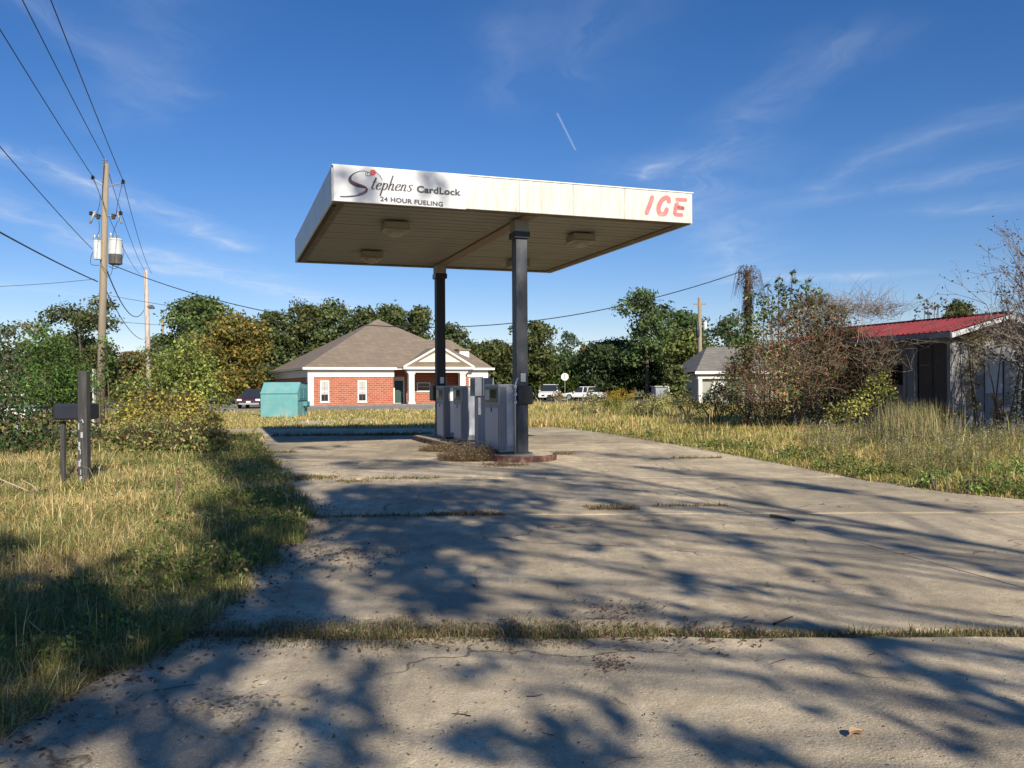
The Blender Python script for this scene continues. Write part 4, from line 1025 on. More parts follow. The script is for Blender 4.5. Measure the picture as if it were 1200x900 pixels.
MB().box(0, HWD, HL - .03, HL, 0, EZ).box(HWD - .03, HWD, .04, HL - .031, 0, EZ).build('rear_wall', HUTW, hut)
MB().box(0.031, HWD, .04, HL - .04, .01, .05).build('floor', DARKW, hut)
OV = .38
def roof_side(x0, z0, x1, z1, sgn_):
    npan = 13; pw = (HL + 2 * OV) / npan; L_ = math.hypot(x1 - x0, z1 - z0); ux, uz = (x1 - x0) / L_, (z1 - z0) / L_; nx, nz = -uz * sgn_, ux * sgn_
    for k in range(npan):
        y0 = -OV + k * pw; m_ = MB()
        def slab_(ya, yb, h0, h1, l0=0, l1=L_):
            vs = []
            for l in (l0, l1):
                for h in (h0, h1):
                    for y in (ya, yb): vs.append((x0 + ux * l + nx * h, y, z0 + uz * l + nz * h))
            m_.add(vs, [(0, 1, 3, 2), (4, 6, 7, 5), (0, 4, 5, 1), (2, 3, 7, 6), (0, 2, 6, 4), (1, 5, 7, 3)])
        slab_(y0 + .004, y0 + pw - .004, 0, .012, -.02 * random.random())
        for q in range(3):
            ya = y0 + pw * (q + .5) / 3
            slab_(ya - .022, ya + .022, .0125, .045)
        m_.build('roof_panel', RED_ROOF, hut)
roof_side(-OV, EZ - OV * (RZ - EZ) / RX_ + .10, RX_, RZ + .10, 1)
roof_side(RX_ + .001, RZ + .10, HWD + OV, EZ - OV * .3 + .10, 1)
MB().box(RX_ - .12, RX_ + .12, -OV, HL + OV, RZ + .13, RZ + .165).build('ridge_cap', RED_ROOF, hut)
e0 = (-OV, EZ - OV * (RZ - EZ) / RX_)
MB().box(-OV - .02, -OV + .02, -OV, HL + OV, e0[1] - .06, e0[1] + .09).build('eave_board', HUTG, hut)
MB().yprism([(e0[0], e0[1] - .08), (RX_, RZ - .05), (RX_, RZ + .07), (e0[0], e0[1] + .07)], -OV - .03, -OV - .004).build('rake_board', M('dull_white_board', (.50, .50, .50), .7, var=.2, dirt=(.2, .2, .19), dirt_amt=.8, dirt_scale=3), hut)
MB().yprism([(HWD + OV, EZ - .2), (RX_ + .002, RZ - .08), (RX_ + .002, RZ + .08), (HWD + OV, EZ - .04)], -OV - .03, -OV - .004).build('rake_board', HUTG, hut)
MB().yprism([(-OV + .03, e0[1] + .01), (RX_, RZ + .02), (HWD + OV, EZ - .08), (HWD + OV, EZ - .1), (RX_, RZ), (-OV + .03, e0[1] - .01)], -OV, HL + OV).build('soffit', DARKW, hut)

# ------------------------------------------------------------------ grey roofed house
hs_ = thing('grey_roofed_house', 'low house with grey hipped roof and white trim behind the right bushes', 'house', (13.25, 60, 0), .10)
MB().box(0, 9, 0, 5.5, 0, 2.3).build('wall', M('house_wall', (.30, .30, .27), .7), hs_)
m_, _ = hip(-.35, 10, -.6, 5.9, 2.50, 1.6, 8, 2.7, 4.40); m_.build('roof', SHING_G, hs_)
MB().box(-.40, 10.02, -.65, -.602, 2.34, 2.54).build('eave_board', TRIM, hs_)
MB().box(-.1, 9.2, -.35, -.01, 2.02, 2.24).build('frieze', TRIM, hs_)
for x in (-.05, 3.9, 6.8): MB().box(x, x + .26, -.34, -.1, 0, 2.019).build('porch_post', TRIM, hs_)
window(1.0, .9, 1.1, 1.9, parent=hs_, panes=(2, 1), mat=M('pale_blind', (.6, .6, .58), .6))
window(5.2, .9, 1.0, 1.9, parent=hs_, panes=(2, 1), mat=GLASS)
MB().box(2.3, 3.2, -.05, -.003, .0, 2.0).build('door', GREEN_D, hs_)
gb = gnd(781, 478)
sh = thing('garden_shed', 'small grey box shed with one white post left of the grey roofed house', 'shed', (at(770, 478, 62).x, 62, 0), .1)
MB().box(-.1, .8, 0, 1.2, 0, 1.45).build('wall', M('shed_grey', (.25, .28, .32), .7), sh); MB().box(-.2, .95, -.1, 1.3, 1.452, 1.52).build('roof', STEEL, sh)
MB().box(.82, .98, -.1, .05, 0, 1.45).build('post', TRIM, sh)
wl = thing('low_wall', 'low pale block wall between the small shed and the grey roofed house', 'wall', (at(795, 478, 62).x, 62.4, 0), .1)
for k in range(5): MB().box(.02 + k * .42, .42 + k * .42, 0, .2, 0, .95).build('block', CREAM, wl, bev=.01)
MB().box(0, 2.12, -.03, .23, .952, 1.02).build('coping', TRIM, wl)

# ------------------------------------------------------------------ cars
def car(label, loc, rz, paint, kind='sedan'):
    root = thing('parked_car', label, 'car', loc, rz, 'parked cars')
    suv = kind == 'suv'; hb = .95 if suv else .82; ht = 1.68 if suv else 1.42
    prof = [(-2.25, .32), (2.2, .30), (2.27, .52), (2.2, .70), (1.25, hb), (-1.7 if not suv else -2.15, hb + .03), (-2.22, hb - .08), (-2.28, .6)]
    m_ = MB().yprism(prof, -.88, .88); m_.build('body', paint, root, bev=.07)
    r0, r1 = (-2.1, -1.85) if suv else (-1.65, -1.0)
    gh = MB(); vs = []
    for z, xa, xb, w in ((hb - .02, r0, 1.15, .84), (ht, r1, .30, .66)):
        vs += [(xa, -w, z), (xb, -w, z), (xb, w, z), (xa, w, z)]
    gh.add(vs, [(0, 1, 5, 4), (1, 2, 6, 5), (2, 3, 7, 6), (3, 0, 4, 7), (4, 5, 6, 7)]); gh.build('window_band', GLASS, root, bev=.03)
    MB().box(r1 - .05, .34, -.68, .68, ht - .045, ht + .025).build('roof', paint, root, bev=.03)
    for x in (-.55, .0 if suv else -.05):
        for sy in (-1, 1): MB().add([(x - .05, sy * .858, hb), (x + .05, sy * .858, hb), (x - .0, sy * .685, ht - .02), (x - .1, sy * .685, ht - .02)], [(0, 1, 2, 3)]).build('door_pillar', paint, root)
    for x in (-1.4, 1.42):
        for sy in (-1, 1):
            c = (x, sy * .80, .33)
            w = MB().tube([(x, sy * .70, .33), (x, sy * .90, .33)], .33, 18).build('wheel', TYRE, root)
            MB().tube([(x, sy * .89, .33), (x, sy * .915, .33)], .20, 12).build('rim', STEEL, w)
    for sy in (-1, 1):
        MB().cb((2.235, sy * .66, .64), (.08, .34, .14)).build('headlight', M('headlamp', (.8, .8, .78), .15), root, bev=.02)
        MB().cb((-2.26, sy * .72, .72), (.06, .22, .18)).build('tail_light', M('tail_red', (.4, .02, .02), .2), root, bev=.02)
        MB().cb((.85, sy * .97, hb + .06), (.12, .18, .12)).build('mirror', paint, root, bev=.02)
    MB().cb((2.275, 0, .52), (.03, .95, .16)).build('grille', DARKP, root)
    MB().cb((2.30, 0, .36), (.04, 1.5, .12)).build('bumper', STEEL if kind == 'sedan' else paint, root, bev=.02)
    MB().cb((2.30, 0, .50), (.012, .32, .12)).build('number_plate', TRIM, root)
    return root
PM = M('maroon_paint', (.09, .018, .04), .25, .2, var=.05); PW = M('white_car_paint', (.72, .72, .72), .25, var=.03)
c = gnd(288.5, 477.5); car('dark maroon car facing the camera left of the turquoise dumpster', (c.x, c.y + 2, .03), R(-90 + 6), PM)
c = at(641, 470, 92); car('white sport utility car left of the round sign, partly behind shrubs', (c.x + .3, 92, .02), R(-103), PW, 'suv')
c = at(676, 470, 88); car('white sedan right of the round sign, low behind the weeds', (c.x + .9, 89.5, .02), R(160), PW)
c = at(2, 485, 38); car('white car barely visible through the leaves at the left edge', (c.x - .6, 37, 0), R(15), PW)
ca = at(-40, 460, 27); cb_ = at(29, 459.5, 27)
t = thing('rail_barrier', 'pale horizontal rail on posts half hidden by leaves at the left edge', 'rail', (ca.x, 27, 0))
MB().tube([(0, 0, ca.z), (cb_.x - ca.x, 0, cb_.z)], .05, 8).build('rail', TRIM, t)
for f in (.2, .85): MB().tube([((cb_.x - ca.x) * f, .08, 0), ((cb_.x - ca.x) * f, .08, ca.z - .05)], .04, 8).build('post', STEEL, t)
# round sign seen from behind
c = at(662, 470, 86)
t = thing('road_sign', 'pale round road sign on a thin post seen from behind between the two white cars', 'sign', (c.x, 86, 0))
zc = EYE + (HOR - 442) * 86 / FPX
MB().tube([(0, .03, 0), (0, .03, zc + .3)], .035, 6).build('post', STEEL, t)
w8 = [(.40 * math.cos(R(22.5 + 45 * k)), zc + .40 * math.sin(R(22.5 + 45 * k))) for k in range(8)]
MB().yprism(w8, -.012, 0).build('plate', TRIM, t)
MB().box(-.03, .03, -.03, -.0125, zc - .3, zc + .3).build('bracket', DARKP, t)

# ------------------------------------------------------------------ mailbox on posts, left
YM = 13.4
b = at(98.5, 0, YM)
mb = thing('mailbox', 'long black box on two dark posts in the grass at the left', 'mailbox', (b.x, YM, 0), 0.0)
MB().box(-.072, .072, -.065, .07, -.05, at(0, 432, YM).z).build('post', DARKW, mb, bev=.012)
m_ = MB()
for k in (0, 1, 2, 4, 5, 7, 8, 9, 11, 13):
    z = .10 + k * .065; xx = -.04 + .02 * math.sin(k * 1.3); m_.box(xx, xx + random.uniform(.012, .035), -.074 - .0002 * k, -.0705, z, z + random.uniform(.03, .11))
o = m_.build('flaking_paint', M('flaked_paint', (.40, .41, .42), .8, var=.3), mb); o['kind'] = 'stuff'
MB().tube([(-.02, -.075, 1.08), (.02, -.10, 1.10), (.03, -.09, 1.05)], .015, 6).build('bracket', STEEL, mb)
x0 = at(62, 0, 13.5).x - b.x; x1 = at(104, 0, 13.5).x - b.x
MB().box(x0, x1, .075, .42, at(0, 489, 13.5).z, at(0, 470, 13.5).z).build('box', BOXD, mb, bev=.03)
MB().box(x1 + .001, x1 + .015, .10, .40, at(0, 488, 13.5).z, at(0, 471, 13.5).z).build('door_flap', BLACK, mb)
x8 = at(80, 0, 13.8).x - b.x
MB().box(x8 - .035, x8 + .035, .2, .27, -.05, at(0, 490, 13.7).z - .002).build('post', DARKW, mb, bev=.008)
MB().tube([(x1 - .02, .1, at(0, 489, 13.7).z), (x1 + .10, .05, at(0, 492, 13.7).z), (x1 + .2, .02, at(0, 496, 13.7).z)], .012, 5).build('strap', BLACK, mb)

# ------------------------------------------------------------------ trees behind
TR = [
 ('oak_tree', 'broad dark oak directly behind the near utility pole', 95, 343, 52, 62, 'sparse', G_DARK + [(.07, .08, .03)], 3.4),
 ('oak_tree', 'second darker crown filling the lower part behind the near utility pole', 82, 385, 50, 66, 'oak', G_DARK, 1),
 ('scrub_tree', 'greyish thin leaved tree at the far left edge', 12, 368, 42, 44, 'sparse', [(.10, .11, .06), (.13, .11, .07), (.06, .08, .03)], 2.2),
 ('scrub_tree', 'low rust tinted trees seen between the two left utility poles', 158, 408, 36, 96, 'oak', [(.10, .09, .03), (.16, .10, .04), (.05, .07, .03)], 1),
 ('oak_tree', 'tall domed green oak behind the orange tinged tree', 236, 343, 44, 88, 'oak', [(.06, .09, .025), (.045, .07, .022), (.08, .10, .03)], 1.2),
 ('autumn_tree', 'orange tinged tree with pale forked trunk left of the brick building', 270, 362, 42, 80, 'oak', [(.15, .11, .026), (.11, .105, .026), (.075, .085, .022), (.19, .12, .028), (.09, .095, .025)], 1.0),
 ('pine_tree', 'dark pine at the left shoulder of the brown roof', 318, 362, 32, 96, 'oak', G_PINE, 1.1),
 ('pine_tree', 'tallest dark tree left of the roof peak', 352, 350, 34, 99, 'oak', G_DARK, 1.1),
 ('pine_tree', 'dark tree behind the left slope of the brown roof', 388, 349, 32, 101, 'oak', G_PINE, 1),
 ('pine_tree', 'dark tree just left of the roof peak', 425, 357, 30, 103, 'oak', G_DARK, 1),
 ('pine_tree', 'dark tree just right of the roof peak', 458, 355, 28, 106, 'pine', G_PINE, 1.5),
 ('pine_tree', 'ragged pine left of the rear canopy column', 488, 358, 25, 104, 'pine', G_DARK, 1.6),
 ('pine_tree', 'lower pine right of the rear canopy column', 530, 378, 26, 108, 'pine', G_PINE, 1.5),
 ('oak_tree', 'dark oak right of the brick building', 578, 398, 34, 92, 'oak', G_DARK, 1.2),
 ('pine_tree', 'pine rising behind the front canopy column', 612, 377, 26, 100, 'sparse', G_PINE, 3.0),
 ('pine_tree', 'thin crowned pine right of the front canopy column', 632, 376, 24, 96, 'pine', G_DARK, 1.2),
 ('oak_tree', 'green oak below the thin pines right of the front column', 640, 408, 36, 104, 'oak', [(.06, .09, .03), (.045, .065, .02)], 1.1),
 ('pine_tree', 'lacy small pine with bluish crown over the white cars', 668, 388, 18, 108, 'pine', [(.07, .10, .06), (.05, .075, .04)], .8),
 ('autumn_tree', 'small rusty orange tree peeking over the green oaks', 684, 405, 9, 106, 'oak', [(.24, .12, .045), (.18, .12, .04), (.12, .12, .03)], 1.1),
 ('oak_tree', 'dense dark live oak left half of the dark mass', 716, 397, 42, 98, 'oak', [(.030, .046, .016), (.04, .058, .02), (.022, .036, .014)], 1.3),
 ('oak_tree', 'dense dark live oak right half of the dark mass', 765, 400, 38, 102, 'oak', [(.034, .05, .018), (.045, .062, .022)], 1.2),
 ('pine_tree', 'tall open pine standing above the dark oaks', 758, 339, 34, 92, 'pine', [(.055, .085, .03), (.075, .10, .035)], 1.1),
 ('pine_tree', 'rounder pine right of the tall open pine', 800, 362, 32, 96, 'oak', [(.06, .09, .03), (.045, .07, .025)], .9),
 ('pine_tree', 'olive green tree left of the house pole', 808, 385, 30, 86, 'oak', [(.07, .09, .025), (.09, .10, .03)], 1),
 ('pine_tree', 'lacy pine right of the house pole', 850, 373, 24, 90, 'pine', [(.05, .08, .04), (.07, .1, .05)], .9),
 ('pine_tree', 'low green tree behind the grey roofed house', 868, 396, 32, 84, 'oak', G_MID, 1),
 ('oak_tree', 'small dark tree showing above the red roof', 1123, 353, 22, 52, 'oak', G_DARK, 1),
 ('oak_tree', 'small dark green tree touching the left end of the grey roofed house', 792, 428, 15, 57, 'oak', G_DARK, 1.2),
 ('oak_tree', 'dark tree hidden behind the vine thicket', 930, 400, 50, 70, 'oak', G_DARK, .8),
 ('oak_tree', 'green tree behind the left part of the vine thicket', 985, 402, 45, 74, 'oak', G_MID, .8),
 ('oak_tree', 'dark oak at the right end of the brown roof', 556, 402, 24, 96, 'oak', G_DARK, 1.2),
]
for nm, lab, px, top, hw, Y, kind, pal, dens in TR:
    make_tree(nm, lab, px, top, hw, Y, kind, pal, dens=dens, bark=(.40, .36, .30) if 'forked' in lab else (.11, .09, .07), low=.05)
# banana like broad leaved plants over the cars
bn = thing('broad_leaved_plant', 'bright yellow green broad leaved plants above the white cars', 'plant', (at(648, 0, 97).x, 97, 0))
v = Veg()
for k in range(34):
    x = random.uniform(-3.2, 3.2); y = random.uniform(-1, 1); h = random.uniform(2.2, 4.6)
    for q in range(9):
        a = random.uniform(0, 6.28); L_ = random.uniform(.8, 1.5); up_ = random.uniform(.3, 1.2)
        P0 = np.array([x, y, h * random.uniform(.15, .75)]); P1 = P0 + np.array([math.cos(a) * L_ * .5, math.sin(a) * L_ * .5, up_ * L_ * .7]); P2 = P1 + np.array([math.cos(a) * L_ * .5, math.sin(a) * L_ * .5, -.1])
        sd = np.array([-math.sin(a), math.cos(a), 0]) * .13
        V = np.array([P0, P1 - sd, P1 + sd, P2]); cc = np.array(random.choice(G_BRIGHT + [(.22, .25, .05)])) * random.uniform(.8, 1.5)
        v._add(V, Q=np.array([[0, 1, 3, 2]]), C=np.tile(cc, (4, 1)))
    v.limb([(x, y, 0), (x, y, h * .72)], [.035, .02], (.10, .10, .05), 5)
v.build('leaf', VEG, bn, 'stuff')
# far woods strip that closes the horizon (reads as one mass)
v = Veg()
for i in range(120):
    x = -100 + i * 1.9; h = random.uniform(3.5, 6.5)
    clump_leaves(v, [(x, 118 + random.uniform(-3, 3), h * .5)], [(2.2, 2, h * .55)], .55, 1.8, G_DARK + G_MID)
tag(v.build('far_woods', VEG), kind='stuff')

# ------------------------------------------------------------------ shrubs and thickets
def shrub(name, label, Y, clumps, pal, leaf, dens=2.6, cat='bush', group='bushes', stem=(.12, .09, .06), nstem=8, extra=None, squash=.85, twigs=0, shell=.45, kind_lab=None, jit=.9):
    c0 = np.mean([at(a[0], a[1], Y + a[3]) for a in clumps], axis=0); base = Vector((c0[0], Y, 0))
    root = thing(name, label, cat, tuple(base), 0, group)
    cs = [tuple(at(a[0], a[1], Y + a[3]) - base) for a in clumps]; rs = [a[2] * (Y + a[3]) / FPX for a in clumps]
    tv = Veg()
    for k in range(nstem):
        c = Vector(random.choice(cs)); b0 = Vector((c.x * .35 + random.uniform(-.2, .2), c.y * .5 + random.uniform(-.3, .3), 0))
        tv.limb([b0, b0.lerp(c, .5) + Vector((0, 0, .15)), c + Vector((0, 0, .1))], [.0012 * Y, .0008 * Y, .0003 * Y], stem, 5)
    tv.build('stem', BARK, root, 'stuff')
    cv = Veg(); clump_leaves(cv, cs, rs, leaf, dens, pal, squash=squash, shell=shell, jit=jit)
    if twigs:
        n = twigs; idx = rng.integers(0, len(cs), n); C_ = np.array(cs)[idx]; Rr = np.array(rs)[idx]
        d = rng.normal(size=(n, 3)); d[:, 2] = np.abs(d[:, 2]) * 1.0; d /= np.linalg.norm(d, axis=1, keepdims=True)
        p0 = C_ + d * Rr[:, None] * .3; L_ = np.minimum(Rr * rng.uniform(.5, 1.0, n), rng.uniform(.2, .8, n))
        p1 = p0 + d * L_[:, None] * .6; p2 = p1 + d * L_[:, None] * .5 + rng.normal(size=(n, 3)) * .08 + np.array([0, 0, -.10]) * L_[:, None]
        cv.sticks(np.stack([p0, p1, p2], 1), .0045 * Y / 24, .002 * Y / 24, palette(n, [(.16, .12, .08), (.10, .07, .05)], .2))
    cv.build('foliage', VEG, root, 'stuff')
    return root
YG = [(.20, .24, .05), (.14, .18, .035), (.27, .28, .07), (.10, .13, .03)]
GOLD = [(.36, .29, .05), (.28, .25, .05), (.18, .20, .04), (.22, .16, .06)]
OLIVE = [(.13, .16, .045), (.19, .19, .06), (.09, .12, .03), (.2, .15, .07)]
shrub('leafy_tree', 'dense bright green young tree behind the mailbox', 24,
      [(56, 395, 20, 0), (42, 420, 28, .5), (78, 425, 24, 0), (60, 448, 34, -.5), (90, 462, 24, 0), (30, 455, 28, 0), (58, 486, 30, .3), (95, 440, 16, .2), (66, 408, 20, .3), (50, 378, 9, 0), (36, 402, 16, .4)],
      [(.055, .105, .022), (.075, .13, .028), (.04, .07, .02), (.10, .16, .03)], .088, 2.5, 'tree', 'bushes on the left', nstem=12)
shrub('leafy_bush', 'dark shaded bush at the left edge beside the mailbox', 20,
      [(4, 420, 34, 1), (-20, 460, 45, 0), (10, 500, 38, 0), (30, 508, 28, -.5), (70, 512, 26, -.3), (-20, 400, 36, 1.5), (0, 470, 30, -.5), (108, 508, 20, .5)],
      [(.03, .055, .018), (.045, .07, .02), (.02, .04, .014), (.08, .06, .03)], .10, 2.4, 'bush', 'bushes on the left')  # dark green and brown leaf colours
shrub('leafy_bush', 'yellow green bush with broad light leaves right of the near utility pole', 26,
      [(215, 420, 26, 0), (238, 425, 20, .5), (205, 445, 32, 0), (190, 430, 22, .8), (232, 455, 26, 0), (165, 455, 26, .3), (215, 405, 15, 0), (180, 412, 14, .5), (150, 470, 24, 0), (220, 395, 9, .2), (245, 448, 14, .3), (262, 470, 12, .5)],
      [(.17, .20, .045), (.13, .165, .035), (.22, .23, .06), (.08, .11, .028)], .10, 3.0, 'bush', 'bushes on the left', nstem=12, twigs=500)
shrub('goldenrod_bush', 'golden flowering bush in front of the yellow green one', 22,
      [(170, 478, 28, 0), (205, 480, 28, 0), (232, 485, 24, 0), (150, 490, 24, 0), (185, 470, 16, 0), (222, 470, 16, 0), (248, 492, 14, 0)],
      GOLD, .075, 2.6, 'bush', 'bushes on the left', nstem=10, twigs=900)
shrub('leafy_bush', 'low olive brown bush along the grass below the golden one', 19.5,
      [(160, 510, 26, 0), (195, 508, 30, 0), (230, 508, 26, 0), (255, 512, 16, .3), (135, 515, 20, 0), (215, 520, 20, -.3), (175, 522, 18, -.3)],
      OLIVE, .075, 2.5, 'bush', 'bushes on the left', nstem=10, twigs=1200)
shrub('climbing_vine', 'thin vine climbing the near utility pole', 34.6,
      [(121, 395, 7, 0), (125, 412, 9, 0), (127, 430, 11, 0), (117, 445, 10, 0), (128, 398, 6, 0), (133, 418, 7, 0)],
      G_MID, .13, 2.0, 'vine', 'bushes on the left', nstem=3)
# right side: thicket on the hut
shrub('leafy_tree', 'green leafy tree with upright shoots behind the brown thicket', 31,
      [(868, 375, 14, 0), (860, 395, 18, .5), (895, 352, 14, 0), (905, 370, 22, 0), (925, 350, 16, 0), (940, 362, 18, .3), (885, 390, 20, 0), (915, 340, 9, 0), (932, 332, 6, 0), (945, 340, 7, .2), (913, 330, 4, 0), (950, 352, 9, 0),
       (960, 350, 12, .3), (852, 382, 9, 0), (846, 392, 8, .2), (880, 348, 6, 0), (930, 322, 3.5, 0), (948, 332, 4, 0), (900, 337, 4, 0), (880, 410, 18, 0), (868, 425, 16, 0)],
      [(.05, .085, .03), (.075, .11, .04), (.035, .06, .025), (.12, .13, .045)], .15, 2.2, 'tree', 'trees by the hut', nstem=14, shell=.3, twigs=500)
bt = shrub('vine_thicket', 'large reddish brown thicket of dry vines leaning on the hut', 28,
      [(930, 385, 34, .5), (965, 390, 36, 0), (990, 410, 34, 0), (945, 425, 42, 0), (905, 420, 34, 0), (975, 450, 38, -.5), (920, 455, 36, -.4), (1004, 432, 25, -.6), (1020, 460, 24, -1.4), (885, 455, 32, 0), (980, 370, 20, 0), (955, 362, 20, 0), (998, 398, 13, -.4), (1038, 412, 10, -2.3), (1025, 428, 18, -2), (1036, 450, 12, -2.2), (862, 440, 20, .5)],
      [(.22, .12, .07), (.17, .09, .055), (.30, .19, .11), (.12, .15, .045), (.15, .18, .05), (.26, .13, .06), (.07, .06, .03), (.08, .10, .03), (.20, .10, .05), (.13, .16, .05), (.07, .10, .03), (.10, .14, .04), (.22, .11, .06)], .095, 2.3, 'thicket', 'vegetation at the hut', nstem=24, twigs=3800, shell=.15)
def twig_mass(name, label, cat, Y, ells, n, cols, rad, Lr=(.4, 1.2), droop=.5, group=None, up_=.5):
    base = Vector((np.mean([at(e[0], e[1], Y).x for e in ells]), Y, 0)); root = thing(name, label, cat, tuple(base), 0, group)
    v = Veg(); idx = rng.integers(0, len(ells), n)
    C_ = np.array([tuple(at(e[0], e[1], Y + e[4]) - base) for e in ells])[idx]; Rr = np.array([(e[2] * Y / FPX, e[2] * Y / FPX * .8, e[3] * Y / FPX) for e in ells])[idx]
    p0 = C_ + rng.normal(size=(n, 3)) * Rr * .5; d = rng.normal(size=(n, 3)); d[:, 2] = np.abs(d[:, 2]) * up_ + .1; d /= np.linalg.norm(d, axis=1, keepdims=True)
    L_ = rng.uniform(*Lr, n)[:, None]; K = 5; pts = []
    side = rng.normal(size=(n, 3)) * .25
    for k in range(K):
        t = k / (K - 1); pts.append(p0 + d * L_ * t + np.array([0, 0, -1.0]) * L_ * droop * t * t + side * L_ * t * t)
    PP = np.stack(pts, 1); PP[:, :, 2] = np.maximum(PP[:, :, 2], .03)
    v.sticks(PP, rad, rad * .4, palette(n, cols, .25)); v.build('twig', BARK, root, 'stuff'); return root
twig_mass('dry_brush', 'grey brown bare twigs arching over the thicket and red roof', 'brush', 27,
      [(950, 400, 45, 40, 0), (985, 420, 40, 40, 0), (920, 430, 45, 40, 0), (1005, 365, 40, 14, -.5), (960, 450, 55, 30, -.5), (1030, 368, 28, 10, -1), (1030, 420, 30, 25, -2), (890, 460, 30, 20, 0)], 1700,
      [(.24, .18, .13), (.16, .12, .085), (.32, .25, .18), (.2, .11, .07)], .006, (.25, 1.0), .2, 'vegetation at the hut', up_=1.3)
shrub('leafy_bush', 'dark low bush at the foot of the brown thicket', 27.5,
      [(880, 478, 16, 0), (905, 480, 18, 0), (935, 482, 20, 0), (965, 480, 18, 0), (858, 470, 14, 1), (845, 462, 12, 2)],
      [(.03, .045, .018), (.05, .055, .025), (.08, .06, .04)], .08, 2.4, 'bush', 'vegetation at the hut', twigs=600)
shrub('leafy_bush', 'dark bush in front of the grey roofed house', 48, [(850, 452, 14, 0), (838, 460, 10, 0), (868, 448, 14, 0), (832, 466, 9, 0), (860, 462, 14, 0)], G_DARK, .16, 2.2, 'bush', 'weedy bushes in the field')
shrub('leafy_bush', 'light green weedy bush left of the dark low bush', 30,
      [(838, 476, 9, 0), (850, 482, 10, 0), (828, 470, 9, 0), (822, 480, 8, 0), (862, 486, 7, 0)],
      [(.13, .17, .04), (.18, .21, .05), (.09, .12, .03)], .09, 2.3, 'bush', 'weedy bushes in the field', twigs=200)
shrub('leafy_bush', 'yellow green weedy bush against the hut wall', 23.5,
      [(1028, 452, 14, 0), (1040, 462, 12, 0), (1015, 470, 18, 0), (1036, 438, 8, 0), (1000, 480, 16, 0), (1050, 478, 10, -.3), (1064, 486, 15, -.6), (1084, 488, 13, -.8), (1102, 492, 11, -.9), (980, 487, 13, 0), (1122, 492, 9, -1)],
      [(.18, .20, .05), (.12, .15, .04), (.28, .24, .06)], .07, 1.9, 'bush', 'vegetation at the hut', twigs=500)
shrub('leafy_bush', 'dark green bush at the right edge in front of the hut', 21.5,
      [(1200, 430, 18, 0), (1205, 460, 22, 0), (1198, 480, 16, 0), (1215, 410, 20, 0), (1190, 492, 10, -.3)],
      [(.04, .06, .03), (.06, .08, .04), (.16, .17, .14)], .075, 1.9, 'bush', 'vegetation at the hut')
shrub('rust_weed', 'rusty orange weed clump below the hut door', 22.5,
      [(1172, 476, 8, 0), (1168, 488, 9, 0), (1178, 492, 8, 0), (1163, 470, 5, 0)], [(.28, .14, .05), (.20, .12, .05)], .06, 1.6, 'weed', 'vegetation at the hut')
make_tree('leafy_tree', 'leafy tree standing outside the right photo edge, shading the hut gable', 1775, -2, 118, 15, 'oak', G_MID, leaf=.13, dens=.42, group='trees by the hut', low=.45)  # added out of view so its crown shades the gable
shrub('hanging_vine', 'dark vines hanging under the gable edge of the hut roof', 23.55,
      [(1150, 398, 7, 0), (1163, 395, 8, .1), (1177, 398, 9, .2), (1190, 402, 9, .3), (1203, 408, 12, .4), (1132, 404, 6, 0), (1196, 422, 8, .3), (1170, 408, 6, .2)],
      [(.06, .07, .03), (.10, .09, .04), (.13, .10, .06)], .06, 1.6, 'vine', 'vegetation at the hut', nstem=3, twigs=500)
# vine on the gable wall
shrub('climbing_vine', 'brown and green vine climbing the front corner of the hut', 23.9,
      [(1141, 400, 11, .1), (1146, 412, 10, .2), (1140, 425, 10, .0), (1136, 440, 9, 0), (1142, 455, 9, 0), (1148, 398, 12, .2), (1160, 396, 9, .4), (1136, 470, 8, -.1), (1148, 432, 8, .1), (1133, 398, 8, 0), (1176, 397, 7, .5), (1142, 480, 9, -.2)],
      [(.14, .12, .04), (.20, .15, .07), (.08, .09, .03), (.24, .19, .12)], .065, 1.5, 'vine', 'vegetation at the hut', nstem=5, twigs=400)
# vine covered dead trunk
c = at(877, 480, 32)
dt = thing('dead_tree', 'tall bare dead trunk wrapped in brown vines with a shaggy top', 'dead tree', (c.x, 32, 0), 0)
v = Veg(); v.limb([(0, 0, 0), (.03, 0, 3), (0, 0, at(0, 318, 32).z)], [.15, .12, .10], (.16, .12, .09), 10); v.build('trunk', BARK, dt)
v = Veg(); n = 2600
z = rng.uniform(2, at(0, 313, 32).z, n); th = rng.uniform(0, 6.28, n); rr = .11 + np.abs(rng.normal(size=n)) * .045 + (z > 5.4) * np.abs(rng.normal(size=n)) * .14
v.leaves(np.stack([np.cos(th) * rr, np.sin(th) * rr, z], 1), rng.uniform(.05, .10, n), palette(n, BROWN + [(.09, .09, .035)], .25))
n = 260; z = rng.uniform(4.2, 6.1, n); th = rng.uniform(0, 6.28, n); p0 = np.stack([np.cos(th) * .14, np.sin(th) * .14, z], 1); o_ = np.stack([np.cos(th), np.sin(th), np.zeros(n)], 1)
L_ = (rng.uniform(.1, .42, n) * (z > 5.2) + .1)[:, None]
v.sticks(np.stack([p0, p0 + o_ * L_ * .7 + [0, 0, .08], p0 + o_ * L_ - np.array([0, 0, 1.3]) * L_], 1), .006, .003, palette(n, BROWN, .2))
v.build('vine', VEG, dt, 'stuff')
